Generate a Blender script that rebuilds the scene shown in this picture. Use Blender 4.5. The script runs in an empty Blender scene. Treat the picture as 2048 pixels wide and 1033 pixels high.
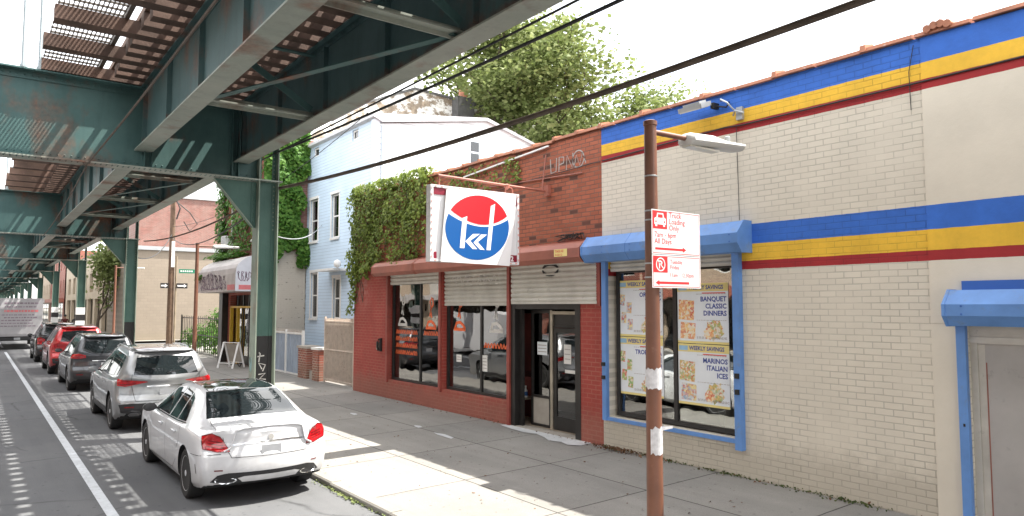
import bpy, bmesh, math, random
from math import sin, cos, pi, radians, sqrt
from mathutils import Vector, Matrix
from mathutils.bvhtree import BVHTree
random.seed(7)
SC = bpy.context.scene
COL = SC.collection

# ------------------------------------------------------------ camera
cam_d = bpy.data.cameras.new('camera'); cam = bpy.data.objects.new('camera', cam_d); COL.objects.link(cam)
cam.location = (0, 0, 2.5)
_th, _p = radians(37.039), radians(3.868)
_fw = Vector((sin(_th)*cos(_p), cos(_th)*cos(_p), sin(_p)))
_rt = Vector((cos(_th), -sin(_th), 0)); _up = _rt.cross(_fw)
cam.matrix_world = Matrix(((_rt.x, _up.x, -_fw.x, 0), (_rt.y, _up.y, -_fw.y, 0), (_rt.z, _up.z, -_fw.z, 2.5), (0, 0, 0, 1)))
cam_d.sensor_width = 36; cam_d.lens = 36*1420/2048; cam_d.clip_end = 3000
SC.camera = cam
# ------------------------------------------------------------ sky and sun
SUN_EL = radians(60.0); SDIR = Vector((.505, -.24, 1.0)).normalized()
W = bpy.data.worlds.new('World'); SC.world = W; W.use_nodes = True
nt = W.node_tree; bg = nt.nodes['Background']
sky = nt.nodes.new('ShaderNodeTexSky'); sky.sky_type = 'NISHITA'; sky.sun_disc = False
sky.sun_elevation = SUN_EL; sky.sun_rotation = math.atan2(SDIR.x, SDIR.y); sky.dust_density = 3.0; sky.air_density = 1.0; sky.altitude = 0
tc = nt.nodes.new('ShaderNodeTexCoord'); nz = nt.nodes.new('ShaderNodeTexNoise'); nz.inputs['Scale'].default_value = 2.2; nz.inputs['Detail'].default_value = 6
cr = nt.nodes.new('ShaderNodeValToRGB'); cr.color_ramp.elements[0].position = .3; cr.color_ramp.elements[1].position = .62
cr.color_ramp.elements[0].color = (.30, .30, .30, 1); cr.color_ramp.elements[1].color = (.95, .95, .95, 1)
mx = nt.nodes.new('ShaderNodeMix'); mx.data_type = 'RGBA'; mx.inputs[7].default_value = (9.9, 9.7, 9.5, 1)
nt.links.new(tc.outputs['Generated'], nz.inputs['Vector']); nt.links.new(nz.outputs['Fac'], cr.inputs['Fac'])
nt.links.new(cr.outputs['Color'], mx.inputs[0]); nt.links.new(sky.outputs[0], mx.inputs[6]); nt.links.new(mx.outputs[2], bg.inputs['Color'])
bg.inputs['Strength'].default_value = 0.125
sl = bpy.data.lights.new('sun', 'SUN'); sl.energy = 4.3; sl.angle = radians(.5); sl.color = (1, .95, .86)
so = bpy.data.objects.new('sun', sl); COL.objects.link(so); so.rotation_euler = SDIR.to_track_quat('Z', 'Y').to_euler()
SC.view_settings.view_transform = 'Standard'; SC.view_settings.look = 'None'; SC.view_settings.gamma = 1
SC.view_settings.exposure = 1.70
SC.cycles.max_bounces = 6; SC.cycles.transparent_max_bounces = 12

# ------------------------------------------------------------ node helpers / materials
def nd(nt, typ, ins=None, **pr):
    n = nt.nodes.new(typ)
    for k, v in pr.items(): setattr(n, k, v)
    for k, v in (ins or {}).items():
        if isinstance(v, bpy.types.NodeSocket): nt.links.new(v, n.inputs[k])
        else: n.inputs[k].default_value = v
    return n
def c4(c): return (c[0], c[1], c[2], 1)
def mixc(nt, f, a, b, mode='MIX'):
    n = nt.nodes.new('ShaderNodeMix'); n.data_type = 'RGBA'; n.blend_type = mode; n.clamp_factor = True
    for i, v in ((0, f), (6, a), (7, b)):
        if isinstance(v, bpy.types.NodeSocket): nt.links.new(v, n.inputs[i])
        else: n.inputs[i].default_value = c4(v) if i > 0 and not isinstance(v, (int, float)) else v
    return n.outputs[2]
def ramp(nt, f, stops, interp='LINEAR'):
    n = nt.nodes.new('ShaderNodeValToRGB'); n.color_ramp.interpolation = interp
    el = n.color_ramp.elements
    while len(el) < len(stops): el.new(.5)
    for e, (p, c) in zip(el, stops):
        e.position = p; e.color = c4(c) if not isinstance(c, (int, float)) else (c, c, c, 1)
    nt.links.new(f, n.inputs['Fac']); return n.outputs['Color']
def noise(nt, vec, scale, detail=4, rough=.55, dist=0):
    return nd(nt, 'ShaderNodeTexNoise', {'Vector': vec, 'Scale': scale, 'Detail': detail, 'Roughness': rough, 'Distortion': dist}).outputs['Fac']
def math_(nt, op, a, b=0.0, clamp=False):
    n = nt.nodes.new('ShaderNodeMath'); n.operation = op; n.use_clamp = clamp
    for i, v in ((0, a), (1, b)):
        if isinstance(v, bpy.types.NodeSocket): nt.links.new(v, n.inputs[i])
        else: n.inputs[i].default_value = v
    return n.outputs[0]
def scale_vec(nt, v, s):
    return nd(nt, 'ShaderNodeMapping', {'Vector': v, 'Scale': s}).outputs['Vector']
def new(name):
    m = bpy.data.materials.new(name); m.use_nodes = True
    nt = m.node_tree; b = nt.nodes['Principled BSDF']
    return m, nt, b
def link(nt, s, b, k): nt.links.new(s, b.inputs[k])
def bump(nt, h, b, dist=.01, st=.5):
    n = nd(nt, 'ShaderNodeBump', {'Height': h, 'Distance': dist, 'Strength': st}); nt.links.new(n.outputs[0], b.inputs['Normal'])
def Mt(name, col, rough=.6, metal=0, var=.15, vs=3.0, dirt=None, dirt_amt=.0, bumpd=0, bs=40, space='Object', spec=.5, coat=0):
    m, nt, b = new(name)
    t = nt.nodes.new('ShaderNodeTexCoord').outputs['Object'] if space == 'Object' else nt.nodes.new('ShaderNodeNewGeometry').outputs['Position']
    n1 = noise(nt, t, vs, 6, .6)
    lo = tuple(c*(1-var) for c in col); hi = tuple(min(1, c*(1+var)) for c in col)
    c = ramp(nt, n1, [(.3, lo), (.7, hi)])
    if dirt:
        n2 = noise(nt, t, vs*2.7, 8, .7)
        c = mixc(nt, ramp(nt, n2, [(.62-dirt_amt, 0.0), (.80-dirt_amt, 1.0)]), c, dirt)
    link(nt, c, b, 'Base Color')
    b.inputs['Roughness'].default_value = rough; b.inputs['Metallic'].default_value = metal
    b.inputs['Specular IOR Level'].default_value = spec; b.inputs['Coat Weight'].default_value = coat
    b.inputs['Coat Roughness'].default_value = .04
    if bumpd: bump(nt, noise(nt, t, bs, 5), b, bumpd)
    return m
def brick_mat(name, plane, base, mortar, w=.215, h=.077, mort=.008, var=.12, extra=None, rough=.75, mbump=.004, dark=None, dirtz=True, mort_fac=1.0, mfd=None):
    """bricks laid in world space on a wall facing x or y; extra(nt, pos, sep, colour, brickfac) may recolour"""
    m, nt, b = new(name)
    pos = nt.nodes.new('ShaderNodeNewGeometry').outputs['Position']
    sep = nd(nt, 'ShaderNodeSeparateXYZ', {0: pos})
    wob = noise(nt, pos, 3.0, 3)
    u = sep.outputs['Y' if plane == 'x' else 'X']
    zz = math_(nt, 'ADD', sep.outputs['Z'], math_(nt, 'MULTIPLY', wob, .012))
    v = nd(nt, 'ShaderNodeCombineXYZ', {0: u, 1: zz}).outputs[0]
    br = nd(nt, 'ShaderNodeTexBrick', {'Vector': v, 'Scale': 1.0, 'Mortar Size': mort, 'Mortar Smooth': .3, 'Brick Width': w, 'Row Height': h,
            'Color1': (0, 0, 0, 1), 'Color2': (1, 1, 1, 1), 'Mortar': (0, 0, 0, 1), 'Bias': 0.0})
    lo = tuple(c*(1-var) for c in base); hi = tuple(min(1, c*(1+var)) for c in base)
    c = mixc(nt, br.outputs['Color'], lo, hi)
    if dark:
        c = mixc(nt, ramp(nt, br.outputs['Color'], [(.0, 1.0), (.045, 0.0)], 'CONSTANT'), c, dark)
    c = mixc(nt, ramp(nt, noise(nt, pos, 1.3, 6, .65), [(.3, .0), (.75, .35)]), c, tuple(x*.72 for x in base))
    if extra: c = extra(nt, pos, sep, c, br)
    mf = math_(nt, 'MULTIPLY', br.outputs['Fac'], mort_fac)
    # mortar thickness of look varies: some joints are filled with paint
    fill = ramp(nt, noise(nt, pos, 1.7, 4, .6), [(.35, .25), (.6, 1.0)])
    mf = math_(nt, 'MULTIPLY', mf, fill)
    mc = mixc(nt, 1.0, c, (mfd, mfd, mfd), 'MULTIPLY') if mfd else (mixc(nt, .5, c, mortar) if mort_fac < 1 else mortar)
    c = mixc(nt, mf, c, mc)
    if dirtz:
        g = ramp(nt, math_(nt, 'ADD', sep.outputs['Z'], math_(nt, 'MULTIPLY', noise(nt, pos, 4, 8, .75), -.9)), [(.0, 1.0), (.35, .0)])
        c = mixc(nt, math_(nt, 'MULTIPLY', g, .32), c, (.20, .17, .12))
    link(nt, c, b, 'Base Color'); b.inputs['Roughness'].default_value = rough
    hgt = math_(nt, 'ADD', math_(nt, 'MULTIPLY', math_(nt, 'MULTIPLY', br.outputs['Fac'], fill), -1.0), math_(nt, 'MULTIPLY', noise(nt, pos, 45, 5), .35))
    bump(nt, hgt, b, mbump, .8)
    return m
def glass_mat(name, tint=(.75, .8, .8), refl=.10):
    m, nt, b = new(name); nt.nodes.remove(b)
    out = nt.nodes['Material Output']
    tr = nd(nt, 'ShaderNodeBsdfTransparent', {0: c4(tint)}); gl = nd(nt, 'ShaderNodeBsdfGlossy', {0: (1, 1, 1, 1), 'Roughness': .005})
    geo = nt.nodes.new('ShaderNodeNewGeometry').outputs['Position']
    bn = nd(nt, 'ShaderNodeBump', {'Height': noise(nt, geo, 1.2, 2), 'Distance': .02, 'Strength': .25}); nt.links.new(bn.outputs[0], gl.inputs['Normal'])
    fr = nd(nt, 'ShaderNodeFresnel', {'IOR': 1.5})
    f = math_(nt, 'ADD', fr.outputs[0], refl, True)
    ms = nt.nodes.new('ShaderNodeMixShader'); nt.links.new(f, ms.inputs[0]); nt.links.new(tr.outputs[0], ms.inputs[1]); nt.links.new(gl.outputs[0], ms.inputs[2])
    nt.links.new(ms.outputs[0], out.inputs[0]); return m
def leaf_mat(name, cols, rough=.55):
    m, nt, b = new(name)
    geo = nt.nodes.new('ShaderNodeNewGeometry')
    n1 = noise(nt, geo.outputs['Position'], .9, 4)
    r = math_(nt, 'ADD', math_(nt, 'MULTIPLY', geo.outputs['Random Per Island'], .6), math_(nt, 'MULTIPLY', n1, .5))
    c = ramp(nt, r, [(.1, cols[0]), (.5, cols[1]), (.9, cols[2])])
    link(nt, c, b, 'Base Color'); b.inputs['Roughness'].default_value = rough
    b.inputs['Specular IOR Level'].default_value = .25
    out = nt.nodes['Material Output']
    tl = nd(nt, 'ShaderNodeBsdfTranslucent', {0: c}); ms = nd(nt, 'ShaderNodeMixShader', {0: .38})
    nt.links.new(b.outputs[0], ms.inputs[1]); nt.links.new(tl.outputs[0], ms.inputs[2]); nt.links.new(ms.outputs[0], out.inputs[0])
    return m
def paint(name, col, rough=.35, metal=.0, coat=1.0, flake=0):
    m, nt, b = new(name)
    t = nt.nodes.new('ShaderNodeTexCoord').outputs['Object']
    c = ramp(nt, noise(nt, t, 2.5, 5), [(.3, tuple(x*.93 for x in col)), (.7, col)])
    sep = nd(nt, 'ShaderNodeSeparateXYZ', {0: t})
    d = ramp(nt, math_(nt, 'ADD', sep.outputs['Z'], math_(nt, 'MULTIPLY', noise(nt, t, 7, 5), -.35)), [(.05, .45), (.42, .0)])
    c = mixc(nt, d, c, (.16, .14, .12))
    link(nt, c, b, 'Base Color'); b.inputs['Roughness'].default_value = rough; b.inputs['Metallic'].default_value = metal
    b.inputs['Coat Weight'].default_value = coat; b.inputs['Coat Roughness'].default_value = .03
    return m

M = {}
M['tealp'] = None
# steel of the viaduct: chalky green paint, rust on the lower edges of the webs
def steel(name, base, hi, rust_amt, zlo=None):
    m, nt, b = new(name)
    pos = nt.nodes.new('ShaderNodeNewGeometry').outputs['Position']; sep = nd(nt, 'ShaderNodeSeparateXYZ', {0: pos})
    n1 = noise(nt, pos, 1.1, 7, .65); c = ramp(nt, n1, [(.3, base), (.72, hi)])
    st = noise(nt, scale_vec(nt, pos, (6, 6, .7)), 1.0, 6, .7)      # vertical run marks
    c = mixc(nt, ramp(nt, st, [(.5, 0.0), (.85, .5)]), c, tuple(x*.55 for x in base))
    ru = ramp(nt, noise(nt, scale_vec(nt, pos, (1, 1, .6)), 1.25, 7, .6), [(.56-rust_amt, 0.0), (.74-rust_amt, .85)])
    rc = ramp(nt, noise(nt, pos, 14, 6), [(.3, (.085, .030, .017)), (.7, (.24, .085, .040))])
    c = mixc(nt, ru, c, rc)
    if zlo is not None:
        e = ramp(nt, math_(nt, 'ADD', math_(nt, 'SUBTRACT', sep.outputs['Z'], zlo), math_(nt, 'MULTIPLY', math_(nt, 'SUBTRACT', noise(nt, pos, 3.5, 7, .7), .5), .5)), [(.02, 1.0), (.18, 0.0)])
        c = mixc(nt, math_(nt, 'MULTIPLY', e, .85), c, rc)
    link(nt, c, b, 'Base Color'); b.inputs['Roughness'].default_value = .55; b.inputs['Specular IOR Level'].default_value = .35
    bump(nt, noise(nt, pos, 30, 6, .6), b, .004, .5)
    return m
M['steel'] = steel('green_steel', (.042, .098, .096), (.078, .150, .145), .04)
M['steel_web'] = steel('green_steel_web', (.046, .098, .100), (.088, .150, .153), .03, 5.27)
M['flange'] = steel('chalky_bounce_lit_flange', (.23, .27, .235), (.34, .36, .315), .03)  # weathered chalky paint, with bounce light from the sunlit sidewalk painted into the tone
M['column'] = steel('green_column', (.055, .125, .105), (.095, .175, .15), -.02)
M['col_edge'] = steel('column_edge', (.16, .21, .17), (.30, .34, .28), .0)
M['blackpaint'] = Mt('black_bitumen_paint', (.018, .017, .018), .5, var=.3, space='World', dirt=(.07, .06, .05), dirt_amt=.0)
M['tealp'] = Mt('teal_spray_paint', (.25, .42, .42), .6, var=.2, vs=8)
M['tie'] = Mt('creosoted_timber', (.10, .060, .045), .8, var=.45, vs=2.2, space='World', dirt=(.22, .14, .11), dirt_amt=.04, bumpd=.006)
M['plank'] = Mt('weathered_walkway_plank', (.13, .075, .05), .8, var=.4, vs=3, space='World')
M['rail'] = Mt('rusty_rail', (.12, .055, .03), .5, metal=.4, var=.3, space='World')
M['grate'] = Mt('walkway_grating', (.10, .085, .07), .6, metal=.3, var=.3, space='World')
M['galv'] = Mt('galvanised', (.42, .44, .45), .45, metal=.5, var=.12)
M['greyp'] = Mt('grey_post', (.35, .40, .42), .5, var=.15)
# ground
def ground_mat(name, lo, hi, spots, cracks=None, rough=.85, joints=None):
    m, nt, b = new(name)
    pos = nt.nodes.new('ShaderNodeNewGeometry').outputs['Position']; sep = nd(nt, 'ShaderNodeSeparateXYZ', {0: pos})
    c = ramp(nt, noise(nt, pos, .55, 8, .62), [(.3, lo), (.7, hi)])
    c = mixc(nt, ramp(nt, noise(nt, pos, 90, 3), [(.35, .0), (.7, .45)]), c, tuple(x*.55 for x in lo))
    c = mixc(nt, ramp(nt, noise(nt, pos, 7, 8, .7), [(.60, 0.0), (.78, .55)]), c, spots)
    vo = nd(nt, 'ShaderNodeTexVoronoi', {'Vector': pos, 'Scale': 5.5, 'Randomness': 1.0})
    c = mixc(nt, ramp(nt, vo.outputs['Distance'], [(.07, .6), (.13, 0.0)]), c, tuple(x*.4 for x in lo))     # gum and oil spots
    st = noise(nt, scale_vec(nt, pos, (3.5, .25, 1)), 1.0, 5)
    c = mixc(nt, ramp(nt, st, [(.45, 0.0), (.8, .35)]), c, tuple(x*.6 for x in lo))
    hgt = noise(nt, pos, 120, 4)
    if cracks:
        w = nd(nt, 'ShaderNodeTexNoise', {'Vector': pos, 'Scale': 1.5, 'Detail': 5})
        pv = mixc(nt, .22, pos, w.outputs['Color'], 'ADD')
        v2 = nd(nt, 'ShaderNodeTexVoronoi', {'Vector': pv, 'Scale': cracks}, feature='DISTANCE_TO_EDGE')
        cf = ramp(nt, v2.outputs['Distance'], [(.0, .8), (.010, 0.0)])
        cf = math_(nt, 'MULTIPLY', cf, ramp(nt, noise(nt, pos, .6, 3), [(.45, 0.0), (.6, 1.0)]))
        c = mixc(nt, cf, c, tuple(x*.3 for x in lo))
    if joints:
        jl, jw, ox, oy = joints
        v = nd(nt, 'ShaderNodeMapping', {'Vector': pos, 'Location': (ox, oy, 0)}).outputs[0]
        wv = mixc(nt, .012, v, nd(nt, 'ShaderNodeTexNoise', {'Vector': pos, 'Scale': 6.0, 'Detail': 4}).outputs['Color'], 'ADD')
        br = nd(nt, 'ShaderNodeTexBrick', {'Vector': wv, 'Scale': 1.0, 'Mortar Size': .011, 'Mortar Smooth': .2, 'Brick Width': jw, 'Row Height': jl}, offset=0.0)
        br.inputs['Color1'].default_value = (.85, .85, .85, 1); br.inputs['Color2'].default_value = (1.1, 1.08, 1.05, 1)
        c = mixc(nt, .8, c, br.outputs['Color'], 'MULTIPLY')
        jf = math_(nt, 'MULTIPLY', br.outputs['Fac'], ramp(nt, noise(nt, pos, 1.1, 3), [(.3, .35), (.55, 1.0)]))
        c = mixc(nt, math_(nt, 'MULTIPLY', jf, .6), c, (.05, .047, .04))
        hgt = math_(nt, 'ADD', math_(nt, 'MULTIPLY', hgt, .4), math_(nt, 'MULTIPLY', br.outputs['Fac'], -1.0))
    link(nt, c, b, 'Base Color'); b.inputs['Roughness'].default_value = rough; b.inputs['Specular IOR Level'].default_value = .3
    bump(nt, hgt, b, .006, .5)
    return m
M['asphalt'] = ground_mat('asphalt', (.108, .112, .120), (.150, .153, .157), (.16, .155, .15), cracks=.35)
M['sidewalk'] = ground_mat('sidewalk_concrete', (.225, .22, .208), (.315, .305, .285), (.37, .355, .33), cracks=None, joints=(1.96, 1.52, .56, -.55))
M['kerb'] = ground_mat('kerb_concrete', (.23, .22, .20), (.32, .31, .28), (.15, .14, .12))
M['earth'] = ground_mat('earth', (.16, .15, .13), (.22, .21, .18), (.12, .12, .10))
M['line'] = Mt('road_line_paint', (.52, .55, .58), .7, var=.15, vs=6, space='World', dirt=(.16, .165, .17), dirt_amt=.06)
M['patch'] = Mt('white_cement', (.50, .51, .52), .85, var=.1, space='World', dirt=(.25, .25, .25), dirt_amt=.03)

BLUE = (.035, .15, .58); YEL = (.82, .50, .045); RED = (.36, .020, .024); CREAM = (.70, .65, .55)
def stripes(nt, pos, sep, c, br):
    z = math_(nt, 'ADD', sep.outputs['Z'], math_(nt, 'MULTIPLY', math_(nt, 'SUBTRACT', noise(nt, pos, 6, 4), .5), .012))
    z = math_(nt, 'DIVIDE', z, 10.0)
    s = ramp(nt, z, [(0, 0.0), (.299, 1.0), (.362, 0.0), (.493, 1.0), (.56, 0.0)], 'CONSTANT')
    k = ramp(nt, z, [(0, CREAM), (.299, RED), (.312, YEL), (.333, BLUE), (.362, CREAM), (.493, RED), (.506, YEL), (.526, BLUE)], 'CONSTANT')
    wear = ramp(nt, noise(nt, pos, 2.2, 8, .7), [(.3, .80), (.7, 1.08)])
    k = mixc(nt, 1.0, k, wear, 'MULTIPLY')
    return mixc(nt, s, c, k)
M['cream'] = brick_mat('cream_painted_brick', 'x', CREAM, (.36, .325, .27), extra=stripes, var=.025, mort=.007, mfd=.74)
def smooth_mat(name):
    m, nt, b = new(name)
    pos = nt.nodes.new('ShaderNodeNewGeometry').outputs['Position']; sep = nd(nt, 'ShaderNodeSeparateXYZ', {0: pos})
    c = ramp(nt, noise(nt, pos, 1.5, 7, .6), [(.3, tuple(x*.93 for x in CREAM)), (.7, tuple(x*1.04 for x in CREAM))])
    c = stripes(nt, pos, sep, c, None); link(nt, c, b, 'Base Color'); b.inputs['Roughness'].default_value = .75
    bump(nt, noise(nt, pos, 12, 7, .65), b, .006, .5); return m
M['cream_smooth'] = smooth_mat('cream_painted_render')
def redpaint(nt, pos, sep, c, br):
    z = math_(nt, 'ADD', sep.outputs['Z'], math_(nt, 'MULTIPLY', noise(nt, pos, 1.3, 4), .35))
    f = ramp(nt, math_(nt, 'DIVIDE', z, 10), [(0, 1.0), (.375, 1.0), (.385, 0.0)])
    rc = ramp(nt, noise(nt, pos, 1.8, 7, .65), [(.3, (.27, .040, .030)), (.75, (.38, .062, .045))])
    # scuffed pale patch high on the left
    d = nd(nt, 'ShaderNodeVectorMath', {0: pos, 1: (8.5, 18.2, 2.95)}, operation='DISTANCE').outputs['Value']
    pf = math_(nt, 'MULTIPLY', ramp(nt, d, [(.2, .6), (.75, 0.0)]), ramp(nt, noise(nt, pos, 9, 8, .7), [(.42, 0.0), (.6, 1.0)]))
    rc = mixc(nt, pf, rc, (.42, .22, .19))
    return mixc(nt, f, c, rc)
M['redbrick'] = brick_mat('red_brick_store', 'x', (.35, .100, .052), (.44, .26, .18), extra=redpaint, var=.20, dark=(.08, .032, .022), mort=.010, mbump=.005, mort_fac=.55)
M['oldbrick_y'] = brick_mat('old_brick_y', 'y', (.24, .105, .085), (.28, .23, .20), var=.2, mort=.012)
M['oldbrick_x'] = brick_mat('old_brick_x', 'x', (.30, .075, .05), (.30, .20, .16), var=.2, mort=.012)
M['pierbrick'] = brick_mat('gate_pier_brick', 'x', (.30, .085, .055), (.42, .34, .28), var=.3, mort=.014)
M['beige'] = brick_mat('beige_painted_block', 'y', (.27, .225, .175), (.21, .175, .135), w=.4, h=.2, var=.04, mort=.008)
def flake(nt, pos, sep, c, br):
    f = ramp(nt, noise(nt, scale_vec(nt, pos, (1.2, 1.2, 1.8)), 1.3, 9, .75), [(.47, 0.0), (.53, 1.0)])
    g = ramp(nt, noise(nt, pos, 4, 8, .7), [(.3, (.14, .10, .07)), (.7, (.36, .30, .23))])
    return mixc(nt, f, g, (.78, .77, .75))
M['stucco'] = brick_mat('flaking_stucco', 'y', (.3, .25, .2), (.3, .25, .2), extra=flake, mort_fac=.2)
def flake2(nt, pos, sep, c, br):
    f = ramp(nt, noise(nt, scale_vec(nt, pos, (2, 2, 5)), 2.0, 8, .75), [(.60, 0.0), (.64, 1.0)])
    return mixc(nt, f, (.46, .42, .36), (.10, .09, .08))
M['greywall'] = brick_mat('grey_painted_party_wall', 'y', (.46, .42, .36), (.3, .28, .24), extra=flake2, mort_fac=.5)
def siding(name, col, period=.115):
    m, nt, b = new(name)
    pos = nt.nodes.new('ShaderNodeNewGeometry').outputs['Position']; sep = nd(nt, 'ShaderNodeSeparateXYZ', {0: pos})
    fr = math_(nt, 'FRACT', math_(nt, 'DIVIDE', sep.outputs['Z'], period))
    c = ramp(nt, noise(nt, pos, 1.0, 6, .6), [(.3, tuple(x*.9 for x in col)), (.7, tuple(min(1, x*1.05) for x in col))])
    c = mixc(nt, ramp(nt, fr, [(.0, .8), (.13, .0)]), c, tuple(x*.35 for x in col))
    link(nt, c, b, 'Base Color'); b.inputs['Roughness'].default_value = .6
    bump(nt, math_(nt, 'MULTIPLY', fr, -1.0), b, .025, 1.0); return m
M['siding'] = siding('blue_clapboard', (.50, .62, .74)); M['siding_w'] = siding('pale_clapboard', (.66, .71, .74), .20)
M['trim_b'] = Mt('pale_blue_trim', (.62, .70, .78), .5, var=.06); M['trim_w'] = Mt('white_trim', (.72, .72, .70), .5, var=.08)
M['blue'] = Mt('blue_painted_steel', (.115, .26, .58), .5, var=.17, vs=1.9, dirt=(.16, .22, .33), dirt_amt=.05, bumpd=.003, bs=6)
M['bluedark'] = Mt('blue_painted_plate', (.04, .14, .46), .5, var=.08)
M['redsteel'] = Mt('red_brown_steel', (.33, .115, .080), .5, var=.2, vs=1.8, dirt=(.20, .085, .06), dirt_amt=.03, bumpd=.003, bs=6)
M['redpost'] = Mt('red_painted_post', (.27, .055, .04), .5, var=.25, vs=3, dirt=(.1, .05, .04), dirt_amt=.03)
M['coping'] = Mt('terracotta_coping', (.40, .165, .095), .65, var=.3, vs=4, space='World', dirt=(.62, .50, .42), dirt_amt=.02)
M['shutter'] = Mt('shutter_slats', (.52, .50, .45), .5, metal=.1, var=.16, vs=2.2, dirt=(.13, .12, .10), dirt_amt=.0)
M['rolldoor'] = Mt('grey_plywood_door', (.40, .385, .37), .7, var=.12, vs=1.5, dirt=(.26, .25, .24), dirt_amt=.03, bumpd=.004, bs=8)
M['alum'] = Mt('dark_bronze_frame', (.030, .028, .027), .35, metal=.3, var=.25)
M['alumlight'] = Mt('worn_aluminium', (.42, .38, .31), .4, metal=.6, var=.25)
M['glass'] = glass_mat('shop_glass', (.80, .84, .83), .13); M['glassd'] = glass_mat('house_glass', (.25, .27, .28), .05)
M['dark'] = Mt('dark_interior', (.035, .030, .028), .8, var=.3); M['black'] = Mt('black_rubber', (.012, .012, .012), .6, var=.3)
M['inred'] = Mt('interior_red_wall', (.16, .03, .025), .7, var=.2); M['infloor'] = Mt('interior_floor', (.30, .24, .18), .5, var=.2)
M['inwhite'] = Mt('interior_white', (.5, .5, .48), .7, var=.1)
M['white'] = Mt('white_enamel', (.78, .78, .77), .4, var=.03); M['paper'] = Mt('paper', (.72, .71, .68), .7, var=.06)
M['signred'] = Mt('sign_red', (.62, .03, .035), .45, var=.05); M['signwhite'] = Mt('sign_white', (.74, .74, .75), .45, var=.05, vs=2, dirt=(.55, .54, .53), dirt_amt=-.05)
M['emred'] = Mt('emblem_red', (.86, .012, .022), .4, var=.01); M['emblue'] = Mt('emblem_blue', (.002, .095, .34), .4, var=.01); M['emwhite'] = Mt('emblem_white', (.92, .92, .92), .4, var=.01)
M['maroon'] = Mt('maroon_panel', (.22, .01, .03), .4, var=.1)
M['pink'] = Mt('faded_pink_bulb', (.75, .38, .34), .5, var=.1)
M['pole'] = Mt('brown_lamp_post', (.165, .070, .042), .45, var=.18, vs=3, dirt=(.30, .17, .12), dirt_amt=-.02, bumpd=.002, bs=30)
M['lamphead'] = Mt('pale_grey_lamp_head', (.55, .55, .53), .4, var=.08)
M['lens'] = Mt('lamp_lens', (.62, .60, .52), .2, var=.05)
M['tape'] = Mt('torn_white_tape', (.60, .60, .62), .5, var=.25, vs=12)
M['timberpole'] = Mt('timber_pole', (.135, .085, .055), .85, var=.35, vs=4, bumpd=.01, bs=20)
M['rope'] = Mt('weathered_cable', (.085, .065, .050), .8, var=.35, vs=5); M['wire'] = Mt('black_wire', (.02, .02, .02), .6, var=.2)
M['postyel'] = Mt('poster_yellow', (.78, .66, .25), .5, var=.04); M['postwhite'] = Mt('poster_white', (.76, .80, .83), .5, var=.05)
M['postblue'] = Mt('poster_blue', (.03, .06, .30), .5, var=.05); M['postor'] = Mt('poster_orange', (.80, .22, .05), .5, var=.35, vs=14)
M['postred'] = Mt('poster_red', (.65, .06, .05), .5, var=.2, vs=14); M['postlb'] = Mt('poster_light_blue', (.30, .50, .68), .5, var=.1); M['postgr'] = Mt('poster_green', (.12, .42, .10), .5, var=.2)
M['orangeneon'] = Mt('orange_vinyl', (.80, .13, .03), .5, var=.15); M['graf'] = Mt('grey_spray_paint', (.38, .35, .33), .6, var=.2, vs=8); M['grafw'] = Mt('white_spray_paint', (.62, .60, .57), .6, var=.2, vs=8)
M['grafp'] = Mt('purple_spray_paint', (.22, .17, .21), .6, var=.3, vs=5)
M['ivy'] = leaf_mat('ivy_leaf', ((.065, .10, .02), (.17, .23, .045), (.34, .42, .10)))
M['ivy2'] = leaf_mat('bright_ivy_leaf', ((.030, .095, .012), (.060, .16, .020), (.13, .25, .04)))
M['leaf'] = leaf_mat('tree_leaf', ((.09, .13, .035), (.17, .215, .07), (.29, .33, .14)))
M['leafd'] = leaf_mat('dark_tree_leaf', ((.030, .050, .014), (.06, .085, .025), (.12, .14, .05)))
M['bark'] = Mt('bark', (.11, .085, .065), .9, var=.35, vs=4, bumpd=.02, bs=12, space='World')
M['roof'] = Mt('roof_felt', (.10, .10, .10), .9, var=.3, space='World'); M['roofw'] = Mt('pale_roof', (.55, .57, .60), .7, var=.1)
M['gatew'] = Mt('peeling_white_gate', (.55, .47, .40), .7, var=.15, vs=6, dirt=(.28, .13, .08), dirt_amt=.06, space='World')
M['rustmesh'] = Mt('rusty_gate_sheet', (.24, .17, .12), .8, var=.3, vs=5, space='World', dirt=(.42, .36, .30), dirt_amt=.05)
M['fenceb'] = Mt('blue_grey_fence', (.30, .36, .44), .6, var=.15, vs=2, dirt=(.2, .2, .2), dirt_amt=.0)
M['brown'] = Mt('brown_dead_leaves', (.12, .06, .03), .9, var=.4)
M['yellowp'] = Mt('yellow_door_frame', (.60, .38, .03), .5, var=.1)
M['awn'] = Mt('dirty_vinyl_awning', (.50, .47, .46), .55, var=.15, vs=2, dirt=(.30, .22, .20), dirt_amt=.02)
M['awnb'] = Mt('pale_lilac_vinyl', (.56, .57, .62), .5, var=.12, vs=2)
M['pinkp'] = Mt('pink_print', (.60, .17, .18), .5, var=.2); M['lilacp'] = Mt('lilac_print', (.38, .30, .48), .5, var=.2)
M['green'] = Mt('green_sign', (.01, .17, .10), .5, var=.05); M['greenbin'] = Mt('green_bin', (.02, .22, .10), .5, var=.1)
M['stonec'] = Mt('tan_stone', (.42, .35, .26), .8, var=.12, space='World', vs=1); M['tan2'] = Mt('brown_metal_gate', (.24, .19, .13), .6, var=.25, space='World')
M['truckbody'] = Mt('truck_box_white', (.36, .355, .37), .45, var=.1, vs=1.2, dirt=(.42, .36, .35), dirt_amt=.0)
M['concr'] = Mt('concrete', (.36, .33, .29), .85, var=.2, vs=2)
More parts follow.
